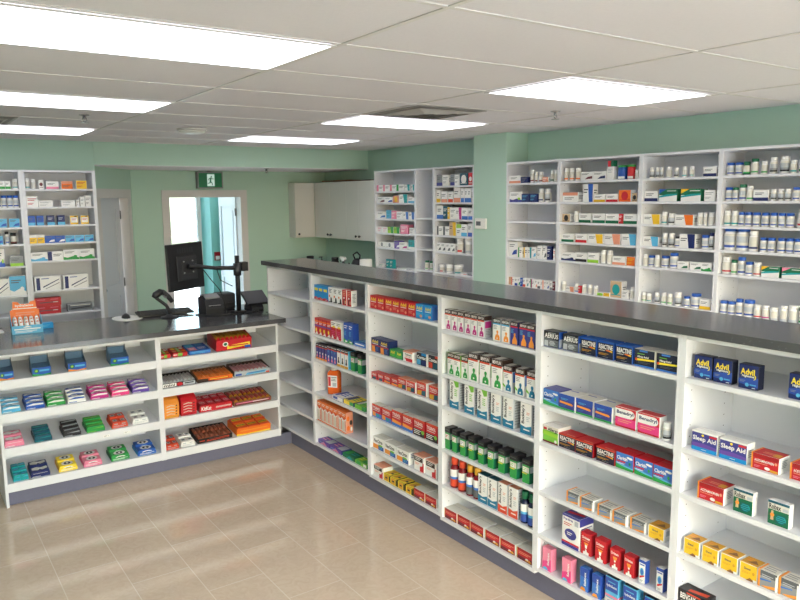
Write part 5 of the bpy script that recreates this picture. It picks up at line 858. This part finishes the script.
def wall_desc(code):
    t, a, b = code[0], COLN.get(code[1], ''), COLN.get(code[2], '')
    if t == 'o': return '%s-capped bottle with %s label' % (a, b) if a != b else '%s-capped plain bottle' % a
    if t == 'T': return 'wide white tub with %s label' % b
    if t == 'C': return 'straight white jar with plain label' if code[1] == 'w' else '%s jar with %s lid' % (b, a)
    if t == 'S': return 'white box with red green top'
    s, a, b = code[1], COLN.get(code[2], 'white'), COLN.get(code[3], 'grey')
    if a == b: b = 'grey'
    return {'s': '%s box, %s print', 'u': '%s box, %s lower band', 'h': '%s box, %s upper band', 'r': '%s box, %s end panel', 'l': '%s box, %s side stripe', 'd': '%s box, %s diagonal', 'x': '%s box, %s roundel',
            'f': '%s bordered box, %s centre', 'q': '%s topped box, %s corner', 'n': '%s box, %s pen picture', 'v': '%s box, %s swoosh', 'V': '%s box, %s swoosh', 'w': '%s box, %s swoosh', 'W': '%s box, %s swoosh'}[s] % (a, b)
def bottle_meshes(w, h, cap, lab):
    r = w / 2; body = 'w' if lab not in 'dkB' or cap == 'w' else ('D' if lab == 'd' else 'w')
    lb = lab if lab != 'w' else 'Z'
    m = MB()
    zs = [0, .01, .12, .22, .34, .60, .70, .78, .80]
    rs = [.92, 1, 1, 1, 1, 1, .97, .80, .76]
    m.lathe([(r * a, h * z) for a, z in zip(rs, zs)], [body, body, body, 'Q', 'Q', 'Q', body, body], 18, front={2: 'Q' if lab == 'e' else lb, 3: 'Q' if lab != 'k' else 'e', 4: 'S' if lab in 'wk' else 'Q'})
    if cap == 'G' and lab == 'g' and h < .09: m.names = ['G' if q == 'w' else q for q in m.names]
    bm_ = m.mesh('bottle_body')
    c = MB(); rc = r * (.95 if cap in 'bG' else .86); n = 18
    c.lathe([(rc, h * .803), (rc * 1.01, h * .82), (rc * 1.01, h * .975), (rc * .94, h)], {'G': 'G', 'b': 'b'}.get(cap, cap), n)
    return bm_, c.mesh('cap')
def syrup_meshes(w, h, kind):
    r = w / 2; m = MB()
    liq, capk, l1, l2 = {'red': ('red_liquid', 'F', 'F', 'w'), 'yel': ('red_liquid', 'X', 'E', 'w'), 'navy': ('navy_glass', 'G', 'Z', 'w')}[kind]
    m.lathe([(r * .92, 0), (r, .006), (r, h * .06), (r, h * .3), (r, h * .38), (r, h * .54), (r, h * .62), (r * .9, h * .69), (r * .6, h * .74), (r * .56, h * .77)], [liq, liq, l1, 'A' if kind != 'navy' else 'c', l2, l2, liq, liq, liq], 20, front={5: 'w'})
    c = MB(); c.lathe([(r * .68, h * .772), (r * .74, h * .78), (r * .72, h * .97), (r * .62, h)], capk, 20)
    return m.mesh('bottle_body'), c.mesh('cap')
ROWN = {1: 'top', 2: 'second', 3: 'third', 4: 'fourth', 5: 'fifth', 6: 'sixth'}
BAYN = {'B': 'first stocked counter-bay', 'C': 'second stocked counter-bay', 'D': 'third stocked counter-bay', 'E': 'fourth stocked counter-bay', 'F': 'fifth stocked counter-bay', 'LR': 'pen box column', 'LL': 'edge column by grey door', 'FL': 'column beside wall cabinets', 'FM': 'narrow empty column', 'FR': 'column left of thermostat',
        'R1': 'first column after thermostat', 'R2': 'second column after thermostat', 'R3': 'third column after thermostat', 'R4': 'fourth column after thermostat'}
ROT = {'g': -pi / 2, 'x': -pi / 2, 'y': 0}
CACHE = {}
def cached(key, fn):
    if key not in CACHE: CACHE[key] = fn()
    return CACHE[key]
for key, (z, spec) in STOCK.items():
    u, row = key[:-1], int(key[-1]); gond = len(u) == 1; its = [s.replace('.', '', 1).split() if s[1] == '.' else s.split() for s in spec.split(';')]
    kind = 'g' if gond else ('y' if u[0] == 'L' else 'x')
    descs = []
    for c, *_ in its:
        descs.append({'mouthwash': 'big orange mouthwash bottle', 'red_syr_bottle': 'red-capped red syrup bottle', 'yel_syr_bottle': 'yellow-capped red syrup bottle', 'navy_syr_bottle': 'green-capped navy syrup bottle', 'small_pills': 'small white pill bottle'}.get(c) or (K[c][2] if gond else wall_desc(c)))
    seen = {}
    bottom = row == len([1 for q in STOCK if q[:-1] == u]) and gond and u != 'F'
    where = '%s shelf, %s' % ('bottom' if row == 6 and gond else ROWN.get(row, 'lowest'), BAYN[u])
    if u in ('LR', 'LL') and row == 7: where = 'lowest shelf, ' + BAYN[u]
    for i, (c, p, w, h) in enumerate(its):
        p, w, h = float(p), float(w), float(h); p = -3.474 if c == 'small_pills' else p; ds = descs[i]; seen[ds] = seen.get(ds, 0) + 1; n = descs.count(ds)
        lb = (ds + ', ' if n == 1 else '%s, %s of %s, ' % (ds, ORD[seen[ds] - 1], NUM[n])) + where
        grp = None if n == 1 else 'row of: %s, %s' % (ds, where)
        child = None
        if gond:
            front = .014 + random.uniform(0, .006)
            if c in ('red_syr_bottle', 'yel_syr_bottle', 'navy_syr_bottle', 'small_pills', 'mouthwash'):
                nm, cat = {'mouthwash': ('mouthwash_bottle', 'bottle'), 'small_pills': ('pill_bottle', 'bottle')}.get(c, ('syrup_bottle', 'bottle'))
                if c == 'small_pills': me, cm = cached((c, w, h), lambda: bottle_meshes(w, h, 'w', 'k'))
                elif c == 'mouthwash':
                    m = MB(); m.lathe([(.9, 0), (1, .012), (1, .05), (1, .145), (.97, .158), (.6, .174), (.3, .18)], ['orange_liquid', 'orange_liquid', 'orange_liquid', 'orange_liquid', 'orange_liquid', 'orange_liquid'], 24)
                    m.v = [((abs(x) ** .45) * (1 if x > 0 else -1) * .048, (abs(y) ** .45) * (1 if y > 0 else -1) * .034, zz * h / .218) for x, y, zz in m.v]
                    art(m, lambda uu, vv, L: ((uu - .5) * .074, -.0345 - .0004 * L, .055 + vv * .09), [('r', 0, 0, 1, 1, 'w'), ('r', .04, .1, .3, .9, 'r'), ('l', .36, .5, .95, .9, 3, 'E'), ('r', .5, .1, .9, .42, 'S')]); me = m.mesh('bottle_body')
                    cb = MB(); cb.lathe([(.022, .1805 * h / .218), (.024, .183 * h / .218), (.023, .214 * h / .218), (.02, h)], 'Q', 22); cm = cb.mesh('cap')
                else: me, cm = cached((c, w, h), lambda: syrup_meshes(w, h, c[:3] if c[:3] != 'nav' else 'navy'))
                child = cm; front += w / 2 - .006 + (.03 if c == 'mouthwash' else 0)
                if c == 'mouthwash': p = min(p, -.56)
            else:
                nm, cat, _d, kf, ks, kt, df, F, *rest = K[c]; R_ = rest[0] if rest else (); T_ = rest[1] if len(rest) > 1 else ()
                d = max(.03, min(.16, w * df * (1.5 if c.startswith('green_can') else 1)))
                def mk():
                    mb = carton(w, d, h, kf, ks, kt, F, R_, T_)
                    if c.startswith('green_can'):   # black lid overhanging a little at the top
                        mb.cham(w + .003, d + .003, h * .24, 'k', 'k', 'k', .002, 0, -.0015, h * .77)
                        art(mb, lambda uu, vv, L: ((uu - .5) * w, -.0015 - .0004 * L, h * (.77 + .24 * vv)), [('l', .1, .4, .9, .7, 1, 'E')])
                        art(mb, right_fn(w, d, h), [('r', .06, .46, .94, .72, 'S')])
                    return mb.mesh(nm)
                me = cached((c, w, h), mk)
                if key == 'F1': front += .012
            o = obj(nm, me); o.location = (front, p, z + .0008); o.rotation_euler.z = (-.95 if child is not None else ROT['g']) + random.uniform(-.012, .012)
        else:
            cat = 'medicine box'; nm = 'medicine_box'; base = 2.3065 + .02 if kind == 'x' else 2.5222
            if c[0] == 'b': soft = u[0] == 'F' or u == 'R1'; me = cached((c, w, h, soft), lambda: wall_box(c, w, h, soft).mesh('medicine_box')); off = random.uniform(0, .01)
            elif c[0] == 'o': (me, child) = cached((c, w, h), lambda: bottle_meshes(w, h, c[1], c[2])); nm, cat = 'pill_bottle', 'bottle'; off = w / 2
            elif c[0] == 'T':
                def mkT():
                    m = MB(); r = w / 2; m.lathe([(r * .86, 0), (r * .88, h * .08), (r * .9, h * .2), (r * .93, h * .6), (r * .95, h * .8)], ['w', 'w', 'Q', 'w'], 22, front={1: c[2] if c[2] != 'e' else 'S', 2: 'Q'})
                    q = MB(); q.lathe([(r * .98, h * .803), (r, h * .82), (r, h * .97), (r * .9, h)], 'w', 22); return m.mesh('tub_body'), q.mesh('lid')
                me, child = cached((c, w, h), mkT); nm, cat = 'medicine_tub', 'tub'; off = w / 2
            elif c[0] == 'C':
                def mkC():
                    m = MB(); r = w / 2; col = c[2] if c[2] != 'e' else 'w'; m.lathe([(r * .95, 0), (r, h * .03), (r, h * .2), (r, h * .7), (r, h * .85)], [col, col, col, col], 22, front={2: 'Q' if col == 'w' else col, 1: 'S' if col == 'w' else 'w'})
                    q = MB(); q.lathe([(r * 1.0, h * .853), (r * 1.02, h * .87), (r * 1.02, h * .98), (r * .95, h)], 'w' if c[1] == 'w' else 'g', 22); return m.mesh('jar_body'), q.mesh('lid')
                me, child = cached((c, w, h), mkC); nm, cat = 'supplement_jar', 'jar'; off = w / 2
            elif c[0] == 'S':
                mb = carton(w, .06, h * .68, 'w', 'w', 'w', [('l', .2, .5, .8, .85, 3, 'S')]); mb.cham(w * .42, .05, h * .31, 'r', 'r', 'r', .001, -w * .22, .004, h * .683); mb.cham(w * .36, .05, h * .31, 'G', 'G', 'G', .001, w * .2, .004, h * .683)
                me = mb.mesh(nm); off = 0
            o = obj(nm, me)
            o.location = (base + off, p, z + .0008) if kind == 'x' else (p, base + off, z + .0008); o.rotation_euler.z = ROT[kind] + (random.uniform(-.03, .03) if c[0] == 'b' else random.uniform(-.2, .2))
        tag(o, lb, cat, grp)
        if child is not None: part('lid' if child.name.startswith('lid') else 'cap', child, o)
# the stacked red pen cartons on the lowest wall shelf
m = carton(.24, .08, .078, 'r', 'R', 'r', [('l', .1, .7, .4, .85, 1, 'p'), ('p', [(.2, .36), (.9, .4), (.9, .5), (.2, .48)], 'E'), ('l', .6, .7, .9, .85, 1, 'p'), ('r', .7, .4, .88, .48, 'w')])
me = m.mesh('pen_needle_box')
for i in range(2):
    o = obj('pen_needle_box', me); o.location = (-1.325 + .006 * i, 2.53, .906 + .0008 + i * .0787); tag(o, ['lower', 'upper'][i] + ' of two stacked red pen boxes on the lowest shelf, pen box column', 'medicine box', 'stacked red pen boxes')
m = carton(.235, .08, .075, 'e', 'e', 'e', [('r', .03, .2, .97, .9, 'E'), ('p', [(.12, .3), (.9, .5), (.9, .6), (.12, .42)], 'k'), ('l', .1, .7, .9, .88, 1, 'Q')])
o = m.build('pen_needle_box'); o.location = (-1.025, 2.53, .9068); tag(o, 'grey pen box alone beside the stacked red boxes, lowest shelf, pen box column', 'medicine box')
# ------------------------------------------------------------------ daylight and camera
w = bpy.data.worlds.new('World'); SC.world = w; w.use_nodes = True; nt = w.node_tree; bg = nt.nodes['Background']
sky = nt.nodes.new('ShaderNodeTexSky'); sky.sky_type = 'NISHITA'; sky.sun_disc = False; sky.sun_elevation = radians(38); sky.sun_rotation = radians(200); sky.air_density = 1.2; sky.dust_density = 2.5
nt.links.new(sky.outputs[0], bg.inputs[0]); bg.inputs[1].default_value = SKY
sl = bpy.data.lights.new('Sun', 'SUN'); sl.energy = SUN; sl.angle = radians(.6); sl.color = (1, .985, .97); so = bpy.data.objects.new('Sun', sl); COL.objects.link(so); so.rotation_euler = (radians(-46), radians(18), 0)
cam = bpy.data.cameras.new('Camera'); co = bpy.data.objects.new('Camera', cam); COL.objects.link(co)
yaw, pitch, roll = .6088, .1402, -.0101
F_ = Vector((sin(yaw) * cos(pitch), cos(yaw) * cos(pitch), -sin(pitch))); R_ = F_.cross(Vector((0, 0, 1))).normalized(); U_ = R_.cross(F_)
c_, s_ = cos(roll), sin(roll); R2 = c_ * R_ + s_ * U_; U2 = -s_ * R_ + c_ * U_
M = Matrix((R2, U2, -F_)).transposed().to_4x4(); M.translation = Vector((-2.5147, -5.2124, 2.0007)); co.matrix_world = M
cam.sensor_fit = 'HORIZONTAL'; cam.sensor_width = 36; cam.lens = 725.62 / 800 * 36; cam.clip_start = .05; cam.clip_end = 200
SC.camera = co
vs = SC.view_settings; vs.view_transform = 'Standard'; vs.look = 'None'; vs.gamma = 1; vs.use_curve_mapping = False; vs.exposure = EXPOSURE
SC.cycles.max_bounces = 8; SC.cycles.diffuse_bounces = 6; SC.cycles.glossy_bounces = 3; SC.cycles.transparent_max_bounces = 6
SC.cycles.use_denoising = True; SC.cycles.sample_clamp_indirect = 8; SC.cycles.caustics_reflective = False; SC.cycles.caustics_refractive = False
